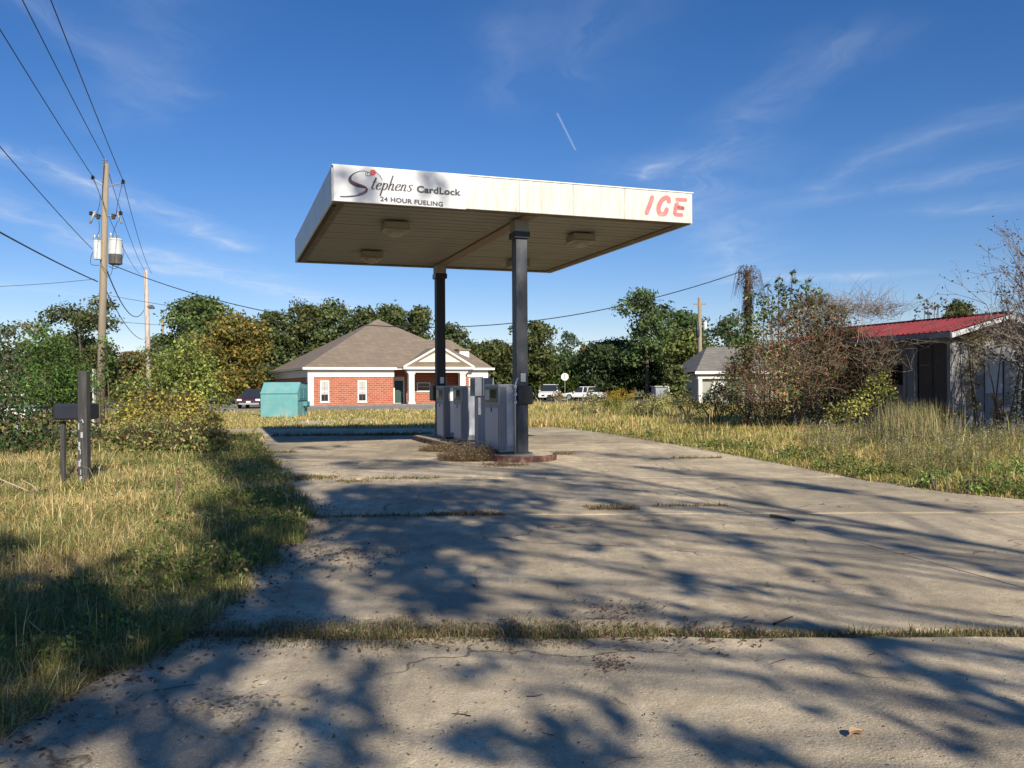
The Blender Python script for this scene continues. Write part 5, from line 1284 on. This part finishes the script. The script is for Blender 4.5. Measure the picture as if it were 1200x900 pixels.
# bare tree at the right edge
def bare_tree():
    base = Vector((13.9, 20.4, 0)); root = thing('bare_tree', 'nearly leafless tree with fanning grey branches at the right edge', 'tree', tuple(base))
    segs = []; tips = []
    def grow(p, d, L_, r, depth):
        q = p; pts = [p]
        for k in range(4):
            d = (d + Vector((random.gauss(0, .09), random.gauss(0, .09), random.gauss(.03, .06)))).normalized(); q = q + d * L_ / 4; pts.append(q)
        segs.append((pts, r, r * .6, depth))
        if depth == 0: tips.extend(pts[2:]); return
        for k in range(random.choice((2, 3, 3))):
            a = pts[random.choice((2, 3, 4))]
            nd = (d + Vector((random.gauss(0, .42), random.gauss(0, .42), random.gauss(.02, .34)))).normalized()
            grow(a, nd, L_ * random.uniform(.55, .85), r * .58, depth - 1)
    for k in range(16):
        a = random.uniform(1.9, 4.1); grow(base * 0 + Vector((0, 0, random.uniform(.3, 1.4))), Vector((math.cos(a) * .62, math.sin(a) * .45, random.uniform(.55, 1.15))).normalized(), random.uniform(1.6, 2.1), .045, 4)
    v = Veg()
    v.limb([(0, 0, 0), (.02, 0, .8), (0, 0, 1.5)], [.16, .13, .10], (.2, .17, .14), 9)
    for pts, a, b, dp in segs:
        if dp >= 2: v.limb(pts, np.linspace(a, b, 5), (.23, .19, .16), 5)
    fine = [s for s in segs if s[3] < 2]
    PP = np.array([[list(p) for p in s[0]] for s in fine])
    v.sticks(PP, np.array([max(s[1], .0055) for s in fine]), .0035, palette(len(fine), [(.24, .20, .17), (.16, .13, .12)], .2))
    v.build('trunk', BARK, root)
    T = np.array([list(t) for t in tips]); T = T[rng.random(len(T)) < .8]
    lv = Veg(); lv.leaves(T + rng.normal(size=T.shape) * .05, rng.uniform(.04, .09, len(T)), palette(len(T), [(.05, .05, .035), (.09, .05, .045), (.14, .09, .06)], .3)); lv.build('leaf', VEG, root, 'stuff')
bare_tree()
shrub('leaf_shoot', 'thin shoots with few round leaves standing over the hut roof', 29.5,
      [(1078, 352, 4, 0), (1076, 366, 4, 0), (1090, 372, 5, 0), (1100, 362, 6, 0), (1106, 356, 6, 0), (1084, 358, 7, 0), (1072, 376, 5, 0), (1112, 366, 7, 0), (1096, 360, 8, 0), (1088, 366, 8, 0)],
      [(.05, .07, .035), (.08, .06, .04)], .13, .22, 'plant', 'vegetation at the hut', nstem=9, shell=.2)
# field weeds
shrub('leafy_bush', 'small rusty red bush between the two white cars under the round sign', 84, [(650, 464, 5, 0), (656, 461, 5, 0), (646, 466, 4, 0), (660, 466, 4, 0)], [(.22, .10, .05), (.14, .12, .04), (.10, .13, .03)], .26, 1.8, 'bush', 'weedy bushes in the field')
shrub('leafy_bush', 'olive bush hiding the rear half of the white sedan', 70, [(692, 463, 8, 0), (701, 466, 8, 0), (686, 468, 6, 0), (710, 464, 7, 0)], [(.14, .15, .06), (.10, .12, .04), (.20, .18, .09)], .20, 1.8, 'bush', 'weedy bushes in the field')
fw = [(702, 474, 12, 42, 'grey green weed clump in the field below the dark oaks'), (674, 481, 7, 44, 'low weed clump right of the round sign'), (770, 472, 20, 40, 'wide weed clump left of the house pole'),
      (800, 474, 16, 38, 'weed clump below the small grey shed'), (690, 482, 9, 36, 'small olive weed clump left of the goldenrods'), (755, 480, 14, 37, 'olive weed clump right behind the goldenrods')]
for px, py, r_, Y, lab in fw:
    shrub('weed_clump', lab, Y, [(px + random.uniform(-r_, r_), py + random.uniform(-3, 5), r_ * random.uniform(.4, .65), random.uniform(-.6, .6)) for _ in range(7)],
          [(.24, .25, .08), (.18, .20, .06), (.32, .30, .11), (.26, .22, .12)], .065, 1.5, 'weed', 'weed clumps in the field', twigs=160, shell=.15, stem=(.2, .2, .09))
def goldenrod(label, px, base_y, top_y, hw, n):
    Y = gnd(px, base_y).y; X = gnd(px, base_y).x; root = thing('goldenrod', label, 'flower clump', (X, Y, 0), 0, 'goldenrod clumps'); H = EYE + (HOR - top_y) * Y / FPX; W = hw * Y / FPX
    v = Veg(); f = Veg(); a = rng.uniform(-W, W, n); b = rng.uniform(-W * .7, W * .7, n); h = H * rng.uniform(.7, 1.0, n)
    p0 = np.stack([a, b, np.zeros(n)], 1); p2 = np.stack([a * 1.1 + rng.normal(size=n) * .05, b, h], 1)
    v.sticks(np.stack([p0, (p0 + p2) / 2, p2], 1), .006, .004, palette(n, [(.16, .18, .05)], .2))
    m = n * 34; i = rng.integers(0, n, m); t = rng.uniform(.08, .82, m); v.leaves(p0[i] + (p2[i] - p0[i]) * t[:, None] + rng.normal(size=(m, 3)) * [.035, .035, .02], .075, palette(m, [(.20, .24, .05), (.15, .20, .04), (.26, .27, .07)], .2), jit=1.0)
    v.build('stem', VEG, root, 'stuff')
    m = n * 40; i = rng.integers(0, n, m); t = rng.uniform(.8, 1.02, m); f.leaves(p0[i] + (p2[i] - p0[i]) * t[:, None] + rng.normal(size=(m, 3)) * [.045, .045, .03], .045, palette(m, [(.52, .32, .03), (.42, .26, .04), (.5, .38, .05)], .2)); f.build('flower', VEG, root, 'stuff')
goldenrod('left orange tipped goldenrod clump in the middle of the field', 714, 490, 458, 6, 16)
goldenrod('right taller orange tipped goldenrod clump in the middle of the field', 732, 493, 456, 11, 30)
goldenrod('goldenrod clump beside the hut at the edge of the brown thicket', 1036, 505, 432, 13, 20)

# ------------------------------------------------------------------ grass
def in_drive(x, y): return (y > 28.7) & (y < 32.0) & (x < -8.9)
def grass():
    n = 900000
    ly = rng.uniform(math.log(2.7), math.log(66), n); y = np.exp(ly); x = rng.uniform(-.72, .72, n) * y + rng.uniform(-.6, .6, n)
    edge = (fbm(x, y, .5, 5) - .5) * .55
    left = (x < xl(y) + .10 + edge) & (y < 31.4) & ~in_drive(x, y)
    right = (x > xr(y) + .02 - edge * .8) & (y < 31.8)
    bu = (x + 16.6) * .913 + (y - 68.6) * .408; bv = -(x + 16.6) * .408 + (y - 68.6) * .913
    drv = (y > 53.2) & (x < -2.0) & (y - 53 > (x + 60) * .05)
    far = (y >= 32.0) & ~drv & ~in_drive(x, y)
    sel = left | right | far
    for px, py, w, d in [(368, 494.5, 1.2, 2.2), (422, 492.5, .85, 1.5), (655, 468, 2, 2)]:
        c = gnd(px, py); sel &= ~((((x - c.x) / w) ** 2 + ((y - c.y) / d) ** 2 < .8) & (rng.random(n) < .9))
    # thin out bare soil
    thin = fbm(x, y, 1.3, 9)
    sel &= (thin > .30) | (rng.random(n) < .45)
    x, y, left, right, far = [a[sel] for a in (x, y, left, right, far)]
    n = len(x)
    dl = xl(y) - x; dr_ = x - xr(y)
    big = fbm(x, y, 3.0, 21); small = fbm(x, y, .7, 33)
    h = np.where(left, .06 + .10 * big + .09 * small + .045 * np.clip(dl, 0, 2), .09 + .18 * small * np.clip(dr_ / 1.2, 0, 1) + .14 * np.clip((dr_ - .5) / 3, 0, 1))
    hut_zone = np.exp(-(((x - 11.3) / 3.4) ** 2 + ((y - 21.3) / 3.6) ** 2)); h += right * .15 * hut_zone
    h = np.where(far, .16 + .26 * small + .10 * (x > 0), h); h = np.where(far & (x < -1), .08 + .16 * small, h)
    patch = fbm(x, y, 1.1, 55); h *= rng.uniform(.5, 1.3, n) * (.45 + .85 * patch)
    tall = rng.random(n) < np.where(left, .012, .035); h = np.where(tall, h * 1.7 + .08, h)
    w = np.maximum(.0034, .00082 * y) * rng.uniform(.7, 1.3, n)
    # colour: straw against green, with more straw where sunlight is painted at left
    s = fbm(x, y, 1.6, 41) + .25 * (small - .5)
    pstraw = np.where(left, .26 + 1.6 * (s - .45) + .25 * ((x < -3.6) & (y > 6.5)), .62 + 1.0 * (s - .5) - .45 * np.exp(-np.clip(dr_, 0, 9) / .8) * right)
    pstraw = np.where(far, .76 + (s - .5), pstraw); pstraw = np.where(tall, .8, pstraw)
    st = rng.random(n) < np.clip(pstraw, .06, .95)
    green = palette(n, [(.14, .165, .045), (.11, .13, .035), (.20, .21, .06), (.24, .25, .08)], .22)
    tint = (.75 + .55 * fbm(x, y, 2.4, 63))[:, None]; straw = tint * palette(n, [(.62, .47, .20), (.52, .39, .17), (.70, .56, .29), (.40, .29, .14)], .2)
    olive = palette(n, [(.42, .38, .09), (.32, .31, .075)], .2)
    col = np.where(st[:, None], straw, green); mix_ = (rng.random(n) < .30)[:, None] & ~left[:, None]; col = np.where(mix_, olive, col)
    P = np.stack([x, y, np.zeros(n)], 1)
    v = Veg(); flat = left & st & (rng.random(n) < .6)
    v.blades(P[~flat], h[~flat], w[~flat], col[~flat], .85)
    v.blades(P[flat], h[flat] * .8, w[flat], col[flat], 1.5)
    tag(v.build('grass', VEG), kind='stuff', label=None)
grass()
def tuft_field(name, spots, seed_cols, hmin, hmax, lean, dens, zbase=.03, wid=.004):
    """grass and dry weed growing through joints: spots are (x, y, rx, ry) on the ground"""
    v = Veg()
    for (cx, cy, rx_, ry_) in spots:
        n = int(dens * rx_ * ry_ * 3.14) + 30; a = rng.uniform(0, 6.28, n); q = rng.random(n) ** .5 * (1 + .25 * rng.normal(size=n)); X = cx + np.cos(a) * q * rx_; Y = cy + np.sin(a) * q * ry_
        fall = np.clip(1.15 - q, .25, 1)
        v.blades(np.stack([X, Y, np.full(n, zbase * .5)], 1), rng.uniform(hmin, hmax, n) * fall, np.maximum(wid, .0009 * cy) * rng.uniform(.7, 1.3, n), palette(n, seed_cols, .25), lean)
    return tag(v.build(name, VEG), kind='stuff')
GJ = [(.11, .13, .035), (.16, .16, .05), (.26, .20, .10), (.08, .10, .03)]
DRY = [(.25, .17, .10), (.32, .23, .14), (.18, .12, .08), (.14, .13, .06)]
js = []
x = -2.4
while x < 7.5:
    f = max(.10, 1 - max(0, x - .1) / 1.6) * (.55 + .9 * float(fbm(np.array([x]), np.array([0.]), .35, 4)[0])); js.append((x, 5.33 - x * .012 + random.uniform(-.02, .02), .16, (.03 + .40 * f) * random.uniform(.5, 1.3))); x += .14
tuft_field('joint_grass', js, GJ + DRY[:2], .02, .115, .9, 3000)
js = []
for pxa, pxb, py, th_ in ((342, 400, 561, .45), (400, 440, 565, .22), (440, 520, 562, .07), (355, 520, 607, .07), (790, 850, 540, .10), (690, 750, 597, .16), (770, 860, 597, .06), (505, 590, 605, .12), (300, 350, 530, .3)):
    a = gnd(pxa, py); b = gnd(pxb, py); L_ = (b - a).length; m = max(2, int(L_ / .15))
    for k in range(m): js.append((a.x + (b.x - a.x) * k / m, a.y + random.uniform(-.04, .04), .14, th_ * random.uniform(.6, 1.3)))
tuft_field('joint_weeds', js, GJ + DRY[:2], .03, .12, .6, 1500)
c = gnd(500, 510.5); js = [(gnd(p, 510.3).x, gnd(p, 510.3).y, .3, .22 if p > 440 else .08) for p in range(325, 507, 8)]
tuft_field('far_joint_grass', js, GJ, .06, .22, .5, 700)
js = [(gnd(p, 606).x, gnd(p, 606).y, .12, .10) for p in range(520, 586, 9)] + [(gnd(p, 600).x, gnd(p, 600).y, .13, .10) for p in range(695, 745, 9)]
tuft_field('dry_joint_weeds', js, DRY, .03, .13, .9, 2600)
def dry_clump(label, px, py, r, h, n):
    c = gnd(px, py); root = thing('dry_weed_clump', label, 'weed clump', (c.x, c.y, 0), 0, 'dry weed clumps at the island')
    v = Veg(); a = rng.uniform(0, 6.28, n); q = rng.random(n) ** .7 * r; P = np.stack([np.cos(a) * q * 1.25, np.sin(a) * q, np.full(n, .02)], 1)
    d = np.stack([np.cos(a) * .5 + rng.normal(size=n) * .5, np.sin(a) * .5 + rng.normal(size=n) * .5, rng.uniform(.4, 1.4, n)], 1); d /= np.linalg.norm(d, axis=1, keepdims=True)
    L_ = h * rng.uniform(.4, 1.1, n)[:, None] * np.clip(1.2 - q / r * .7, .3, 1)[:, None]
    v.sticks(np.stack([P, P + d * L_ * .5, P + d * L_ + np.array([0, 0, -.25]) * L_ + rng.normal(size=(n, 3)) * .03], 1), .004, .002, palette(n, DRY, .25))
    m = n * 2; i = rng.integers(0, n, m); v.leaves(P[i] + d[i] * L_[i] * rng.uniform(.4, 1.1, (m, 1)), .03, palette(m, DRY, .25)); v.build('stalk', VEG, root, 'stuff')
dry_clump('big round dry brown weed clump at the near left side of the fuel island', 552, 540, .52, .48, 2600)
dry_clump('smaller pinkish dry weeds left of the big clump, along the island kerb', 522, 529, .5, .30, 1300)
dry_clump('flat dry weeds in front of the island kerb end', 590, 547, .4, .10, 350)
dry_clump('low dry weeds right of the island end', 655, 534, .3, .08, 200)
# flowering and broad leaved weeds along the right edge
def white_weeds():
    v = Veg(); n = 4200; px = rng.uniform(940, 1260, n); Y = rng.uniform(11.5, 22, n); X = (px - 600) * Y / FPX
    ok = (X > xr(Y) + .8) & (fbm(X, Y, .9, 77) > .46); X, Y = X[ok], Y[ok]; n = len(X); h = rng.uniform(.25, .75, n)
    P0 = np.stack([X, Y, np.zeros(n)], 1); P2 = P0 + np.stack([rng.normal(size=n) * .08, rng.normal(size=n) * .08, h], 1)
    v.sticks(np.stack([P0, (P0 + P2) / 2 + rng.normal(size=(n, 3)) * .015, P2], 1), .0035, .002, palette(n, [(.2, .19, .09), (.13, .14, .05)], .2))
    m = n * 7; i = rng.integers(0, n, m); t = rng.uniform(.1, .9, (m, 1)); v.leaves(P0[i] + (P2[i] - P0[i]) * t + rng.normal(size=(m, 3)) * .03, .04, palette(m, [(.16, .18, .06), (.22, .2, .08), (.25, .2, .12)], .25))
    m = n * 3; i = rng.integers(0, n, m); v.leaves(P2[i] + rng.normal(size=(m, 3)) * .03, .018, palette(m, [(.62, .60, .52), (.5, .46, .38)], .15)); tag(v.build('flowering_weeds', VEG), kind='stuff')
white_weeds()
def verge_weeds():
    v = Veg()
    for n, f in ((9000, lambda y: xr(y) + .15 + np.abs(rng.normal(size=len(y))) * .7), (7000, lambda y: xr(y) + 1 + rng.uniform(0, 9, len(y))), (7000, lambda y: xl(y) - np.abs(rng.normal(size=len(y))) * 1.3)):
        y = np.exp(rng.uniform(math.log(3.2), math.log(26), n)); x = f(y); ok = fbm(x, y, .55, 17) > .56; x, y = x[ok], y[ok]; m = 5
        c = np.repeat(np.column_stack([x, y, np.zeros(len(x))]), m, 0); k = len(c); c += rng.normal(size=(k, 3)) * [.05, .05, 0]; c[:, 2] = rng.uniform(.03, .26, k) * np.repeat(.4 + fbm(x, y, .8, 19), m)
        v.leaves(c, .035 + .0012 * c[:, 1], palette(k, [(.13, .19, .04), (.17, .22, .05), (.09, .13, .03), (.2, .17, .07)], .25), nrm=np.array([0, 0, .7]), aspect=.6)
    tag(v.build('verge_weeds', VEG), kind='stuff')
verge_weeds()
for px, py, Y, r_, lab in ((1092, 562, 12.6, 20, 'bright green broad leaved weed at the right pavement edge'), (1150, 575, 12.0, 16, 'smaller green weed right of the bright broad leaved one'), (1178, 552, 13.4, 22, 'pale green weed mound near the right photo edge')):
    shrub('weed_clump', lab, Y, [(px + random.uniform(-r_, r_), py + random.uniform(-6, 8), r_ * random.uniform(.35, .6), random.uniform(-.2, .2)) for _ in range(7)], [(.12, .18, .04), (.16, .21, .06), (.09, .13, .035)], .05, 1.6, 'weed', 'weeds at the right pavement edge', shell=.2)
# tall blonde grass tussock by the hut
c = gnd(1065, 505); root = thing('tall_grass', 'tall blonde grass tussock in front of the hut', 'grass tussock', (at(1068, 500, 20).x, 20, 0)); v = Veg(); n = 1500
v.blades(np.stack([rng.normal(size=n) * .42, rng.normal(size=n) * .35, np.zeros(n)], 1), rng.uniform(.6, 1.35, n), np.full(n, .012), palette(n, [(.40, .33, .18), (.33, .30, .14), (.24, .22, .09)], .2), .22); v.build('blade', VEG, root, 'stuff')

# ------------------------------------------------------------------ litter and twigs
def litter():
    v = Veg()
    def sc(n, fx, size, cols, z=.034, jit=.5):
        P = fx(n); P = np.column_stack([P, np.full(len(P), z) + rng.uniform(0, .012, len(P))]); n = len(P)
        v.leaves(P, size * rng.uniform(.5, 1.4, n), palette(n, cols, .3), nrm=np.array([0, 0, 1.6]), jit=jit, aspect=.5)
    LB = [(.16, .085, .05), (.22, .13, .08), (.10, .06, .04), (.28, .2, .13)]
    def band(n): y = rng.uniform(3.0, 12, n); return np.column_stack([xl(y) + np.abs(rng.normal(size=n)) * .28 - .15, y])
    sc(2600, band, .035, LB)
    def joint(n): x = rng.uniform(-2.3, 1.6, n); return np.column_stack([x, 5.33 + rng.normal(size=n) * .18])
    sc(1500, joint, .03, LB)
    def wide(n): y = np.exp(rng.uniform(math.log(2.8), math.log(22), n)); x = rng.uniform(-.62, .62, n) * y; ok = (x > xl(y)) & (x < xr(y)); return np.column_stack([x[ok], y[ok]])
    sc(5200, wide, .014, LB + [(.05, .045, .04)])
    def redge(n): y = rng.uniform(9.5, 28, n); return np.column_stack([xr(y) - np.abs(rng.normal(size=n)) * .12 + .08, y])
    sc(1400, redge, .035, LB)
    def patch(px, py, sx, sy): c = gnd(px, py); return lambda n: np.column_stack([c.x + rng.normal(size=n) * sx, c.y + rng.normal(size=n) * sy])
    sc(170, patch(712, 787, .07, .07), .02, LB); sc(420, patch(718, 722, .16, .18), .022, LB)
    sc(520, patch(400, 655, .35, .4), .035, LB + [(.34, .28, .2)])
    tag(v.build('leaf_litter', VEG), kind='stuff')
    w = Veg(); v2 = v
    P = patch(245, 830, .20, .10)(150); n = len(P); P = np.column_stack([P, np.full(n, .04)])
    w.leaves(P, rng.uniform(.012, .06, n), palette(n, [(.34, .30, .25), (.24, .21, .18), (.44, .40, .34)], .2), nrm=np.array([0, 0, 2.0]), jit=.5, aspect=.55)
    P = patch(330, 850, .45, .28)(110); n = len(P); P = np.column_stack([P, np.full(n, .038)])
    w.leaves(P, rng.uniform(.01, .045, n), palette(n, [(.34, .30, .25), (.22, .18, .14)], .2), nrm=np.array([0, 0, 2.0]), jit=.5, aspect=.4)
    tag(w.build('bark_chips', VEG), kind='stuff')
    t = Veg(); n = 110; P = wide(n); n = len(P); a = rng.uniform(0, 6.28, n); L_ = rng.uniform(.03, .18, n); d = np.stack([np.cos(a), np.sin(a), np.zeros(n)], 1) * L_[:, None]; p0 = np.column_stack([P, np.full(n, .038)])
    t.sticks(np.stack([p0, p0 + d * .5 + rng.normal(size=(n, 3)) * [.01, .01, .002], p0 + d], 1), .003, .0015, palette(n, [(.10, .07, .05), (.2, .15, .1)], .3)); tag(t.build('fallen_twigs', VEG), kind='stuff')
litter()
def stick(name, label, cat, pts, r0, r1, col, forks=()):
    base = Vector(pts[0]); root = thing(name, label, cat, tuple(base)); v = Veg()
    P = [Vector(p) - base for p in pts]; v.limb(P, np.linspace(r0, r1, len(P)), col, 7)
    for fk in forks: F = [Vector(p) - base for p in fk]; v.limb(F, np.linspace(r1 * 1.6, r1 * .6, len(F)), col, 5)
    v.build('branch', BARK, root); return root
b = gnd(207, 592)
stick('dead_sapling', 'small dead forked sapling standing alone in the left grass', 'sapling', [b, at(208, 575, b.y), at(206, 560, b.y), at(212, 543, b.y)], .018, .008, (.17, .11, .08), [[at(209, 568, b.y), at(215, 556, b.y)], [at(207, 552, b.y), at(217, 552, b.y + .1)], [at(208, 580, b.y), at(201, 570, b.y)]])
b = gnd(22, 588); b.z = .15
stick('fallen_branch', 'pale bare branch lying in the grass below the mailbox', 'branch', [at(78, 591, 12.2), at(50, 580, 12.4), at(28, 570, 12.5), at(-5, 556, 12.6)], .02, .008, (.42, .36, .28), [[at(50, 580, 12.4), at(38, 566, 12.5), at(24, 558, 12.6)], [at(40, 575, 12.4), at(20, 578, 12.3), at(2, 586, 12.2)]])
b = gnd(83, 560)
stick('dead_sapling', 'thin reddish dead stalk leaning beside the mailbox posts', 'sapling', [b, at(90, 545, b.y), at(88, 530, b.y), at(84, 522, b.y)], .014, .006, (.25, .16, .11), [[at(90, 545, b.y), at(95, 530, b.y)]])
def gp(px, py, z=.04): q = gnd(px, py); q.z = z; return q
stick('fallen_stick', 'dark stick lying on the concrete at the right', 'stick', [gp(902, 611, .05), gp(915, 613, .05), gp(930, 617, .05)], .02, .012, (.10, .08, .06))
stick('fallen_stick', 'thin twig lying on the sunlit concrete right of centre', 'stick', [gp(952, 689), gp(962, 687), gp(972, 690)], .007, .004, (.30, .22, .14))
stick('fallen_stick', 'short dark twig in the shade near the grassy joint', 'stick', [gp(905, 740), gp(915, 736), gp(927, 731)], .008, .004, (.07, .05, .04))
c = gnd(1001, 873); t = thing('dry_leaf', 'curled tan dry leaf alone on the concrete at the lower right', 'leaf', (c.x, c.y, .035), .5)
m_ = MB(); vs = []
for i in range(7):
    a = i / 6; w_ = .022 * math.sin(math.pi * min(1, a * .95 + .04)); 
    for q in (-1, 0, 1): vs.append(((a - .5) * .095, q * w_, .006 + (q * q) * .020 + .008 * math.sin(a * 5)))
m_.add(vs, [(i * 3 + q, i * 3 + q + 1, i * 3 + q + 4, i * 3 + q + 3) for i in range(6) for q in (0, 1)]); m_.build('blade', M('dry_leaf_tan', (.40, .26, .15), .8, var=.3, scale=60), t)

# ------------------------------------------------------------------ unseen tall trees behind the camera, crowns shaped to cast the wanted shade
def shade_trees():
    sh_, sv = 1.0, 1.0
    kx, ky = .379 / .925 * 1.54, 1.54      # shadow of a point at height z lies kx*z to the left and ky*z ahead
    P = []; W = []
    def density(px, py): return ((py - HOR) / 300.0) ** -3
    def blob(px, py, rx_, ry_, cov=1.0, ang=0.0):
        m = 4000; a = rng.uniform(0, 6.28, m); q = rng.random(m) ** .5 * (1 + .10 * rng.normal(size=m)); ux, uy = np.cos(a) * q * rx_, np.sin(a) * q * ry_
        ca_, sa = math.cos(R(ang)), math.sin(R(ang)); X = px + ux * ca_ - uy * sa; Yp = py + ux * sa + uy * ca_; Yp = np.maximum(Yp, 496)
        w = (Yp - HOR) ** -3.0; gy = EYE * FPX / (Yp - HOR); area = 3.1416 * rx_ * ry_ * float(np.mean(EYE * FPX * gy / FPX / (Yp - HOR) ** 2))
        n = int(115 * cov * area) + 20; i = rng.choice(m, min(n, 60000), p=w / w.sum()); P.append(np.column_stack([(X[i] - 600) * gy[i] / FPX, gy[i]]) + rng.normal(size=(len(i), 2)) * .05)
    def streak(x0, y0, x1, y1, th, cov=1.0):
        a, b = gnd(x0, y0), gnd(x1, y1); L_ = (a - b).length; area = L_ * th; n = int(130 * cov * area); t = rng.random(n)
        taper = np.sin(np.pi * np.clip(t * .9 + .05, 0, 1)) ** .5
        P.append(np.column_stack([a.x + (b.x - a.x) * t, a.y + (b.y - a.y) * t]) + rng.normal(size=(n, 2)) * (th * .42 * taper)[:, None])
    for args in SHADE_BLOBS: blob(*args)
    for args in SHADE_STREAKS: streak(*args)
    G = np.concatenate(P)
    al = -G[:, 0] * .379 + G[:, 1] * .925; ac = G[:, 0] * .925 + G[:, 1] * .379
    sn = .6 * vnoise(ac / .34, al / 2.4, 1.0, 3) + .4 * vnoise(ac / .9, al / 3.2, 1.0, 8)
    G = G[rng.random(len(G)) < np.clip((sn - .27) / .20, .22, 1)]; n = len(G)
    lob = 6.5 + 3.0 * (fbm(G[:, 0], G[:, 1], 2.5, 91) - .5) * 2
    z = (G[:, 1] + lob) / ky + rng.normal(size=n) * .35
    Q = np.column_stack([G[:, 0] + kx * z, G[:, 1] - ky * z, z])
    # leaf clusters added to shade upright things (sign panel, dispensers)
    ex = []
    for (x, y, zz, r_, m) in SHADE_POINTS:
        c = Vector((x, y, zz)); tt = (y + 7.0) / (-sdir.y); o = c + sdir * tt
        ex.append(np.array(o) + rng.normal(size=(m, 3)) * r_)
    Q = np.concatenate([Q] + ex); n = len(Q)
    trunks = [(-.5, -8.6), (11.5, -8.8)]
    who = np.argmin([np.abs(Q[:, 0] - (3.0 if tx > 3 else -3) ) for tx, ty in trunks], axis=0)
    labs = ['tall leafy tree standing behind the camera on the left, out of view', 'tall leafy tree standing behind the camera on the right, out of view', 'tall tree farthest right behind the camera, out of view']
    for k, (tx, ty) in enumerate(trunks):
        q = Q[who == k]
        if len(q) < 50: continue
        root = thing('shade_tree', labs[k], 'tree', (tx, ty, 0), 0, 'tall trees behind the camera'); q = q - np.array([tx, ty, 0])
        cells = {}
        for p in q[::9]: cells.setdefault((int(p[0] // 1.8), int(p[1] // 2.0), int(p[2] // 1.8)), []).append(p)
        cen = [np.mean(c, axis=0) for c in cells.values() if len(c) > 4]; H = float(q[:, 2].max())
        v = Veg(); tree_limbs(v, (0, 0, 0), H, .15, [tuple(c) for c in cen[:60]], (.12, .09, .07), top=.8); v.build('trunk', BARK, root)
        v = Veg(); v.leaves(q, rng.uniform(.13, .26, len(q)), palette(len(q), G_MID, .2), jit=1.0); v.build('crown', VEG, root, 'stuff')
SHADE_BLOBS = [
 (225, 860, 95, 60, 1.1), (395, 850, 42, 65, 1.3, 25), (60, 790, 130, 80, 1.5), (120, 700, 130, 40, 1.3), (-40, 720, 90, 60, 1.2), (20, 860, 90, 60, 1.3), (-20, 650, 60, 20, .8), (200, 735, 120, 65, 2.2), (90, 730, 100, 40, 1.6), (300, 680, 90, 70, 2.4), (285, 630, 70, 50, 2.2), (310, 575, 50, 50, 2.0), (275, 535, 40, 25, 1.6),
 (480, 695, 78, 36, 3.0), (430, 630, 98, 44, 2.8), (460, 590, 118, 18, 2.8), (530, 640, 55, 32, 2.0), (600, 595, 45, 36, 1.4), (565, 655, 38, 28, 1.0), (420, 765, 70, 18, .7), (370, 720, 60, 30, .8),
 (600, 868, 95, 28, .9), (530, 786, 38, 12, .6), (690, 900, 80, 26, .8), (450, 545, 75, 6, .9), (380, 524, 28, 3, .8), (640, 560, 40, 9, .8), (700, 575, 50, 9, .6), (560, 570, 50, 8, .8), (470, 574, 90, 6, .8)]
SHADE_STREAKS = [
 (985, 580, 745, 549, .55, 1.0), (1145, 607, 900, 566, .30, .9), (1200, 685, 905, 612, .32, .9), (890, 648, 700, 588, .45, .8), (840, 740, 640, 685, .35, .8), (1150, 900, 800, 752, .30, .9), (930, 905, 640, 812, .32, .9),
 (1215, 862, 1010, 755, .28, 1.0), (620, 790, 560, 690, .12, .6), (700, 770, 600, 690, .12, .7), (980, 700, 860, 640, .14, .7), (1060, 720, 930, 650, .12, .6), (820, 700, 730, 640, .12, .7), (1130, 830, 960, 735, .14, .8), (895, 702, 720, 664, .28, .7), (780, 541, 625, 529, .8, .8), (1010, 800, 860, 740, .2, .7), (760, 640, 640, 600, .35, .7), (700, 650, 600, 600, .4, .7), (1030, 760, 760, 690, .18, .5), (1080, 650, 960, 622, .2, .5),
 (200, 640, 40, 720, .6, .7)]
SHADE_POINTS = [(-3.0, 16.0, 5.5, .20, 70), (-2.75, 16.1, 5.3, .16, 40), (-1.6, 16.5, 5.6, .16, 50), (-1.35, 16.55, 5.55, .13, 25), (-.2, 18.7, .7, .35, 260), (-.5, 21, .7, .35, 220), (-1.2, 22.5, .6, .4, 240), (-.15, 18.0, .8, .22, 260), (-.2, 17.9, .3, .25, 200), (.1, 17.8, .7, .12, 60)]
shade_trees()
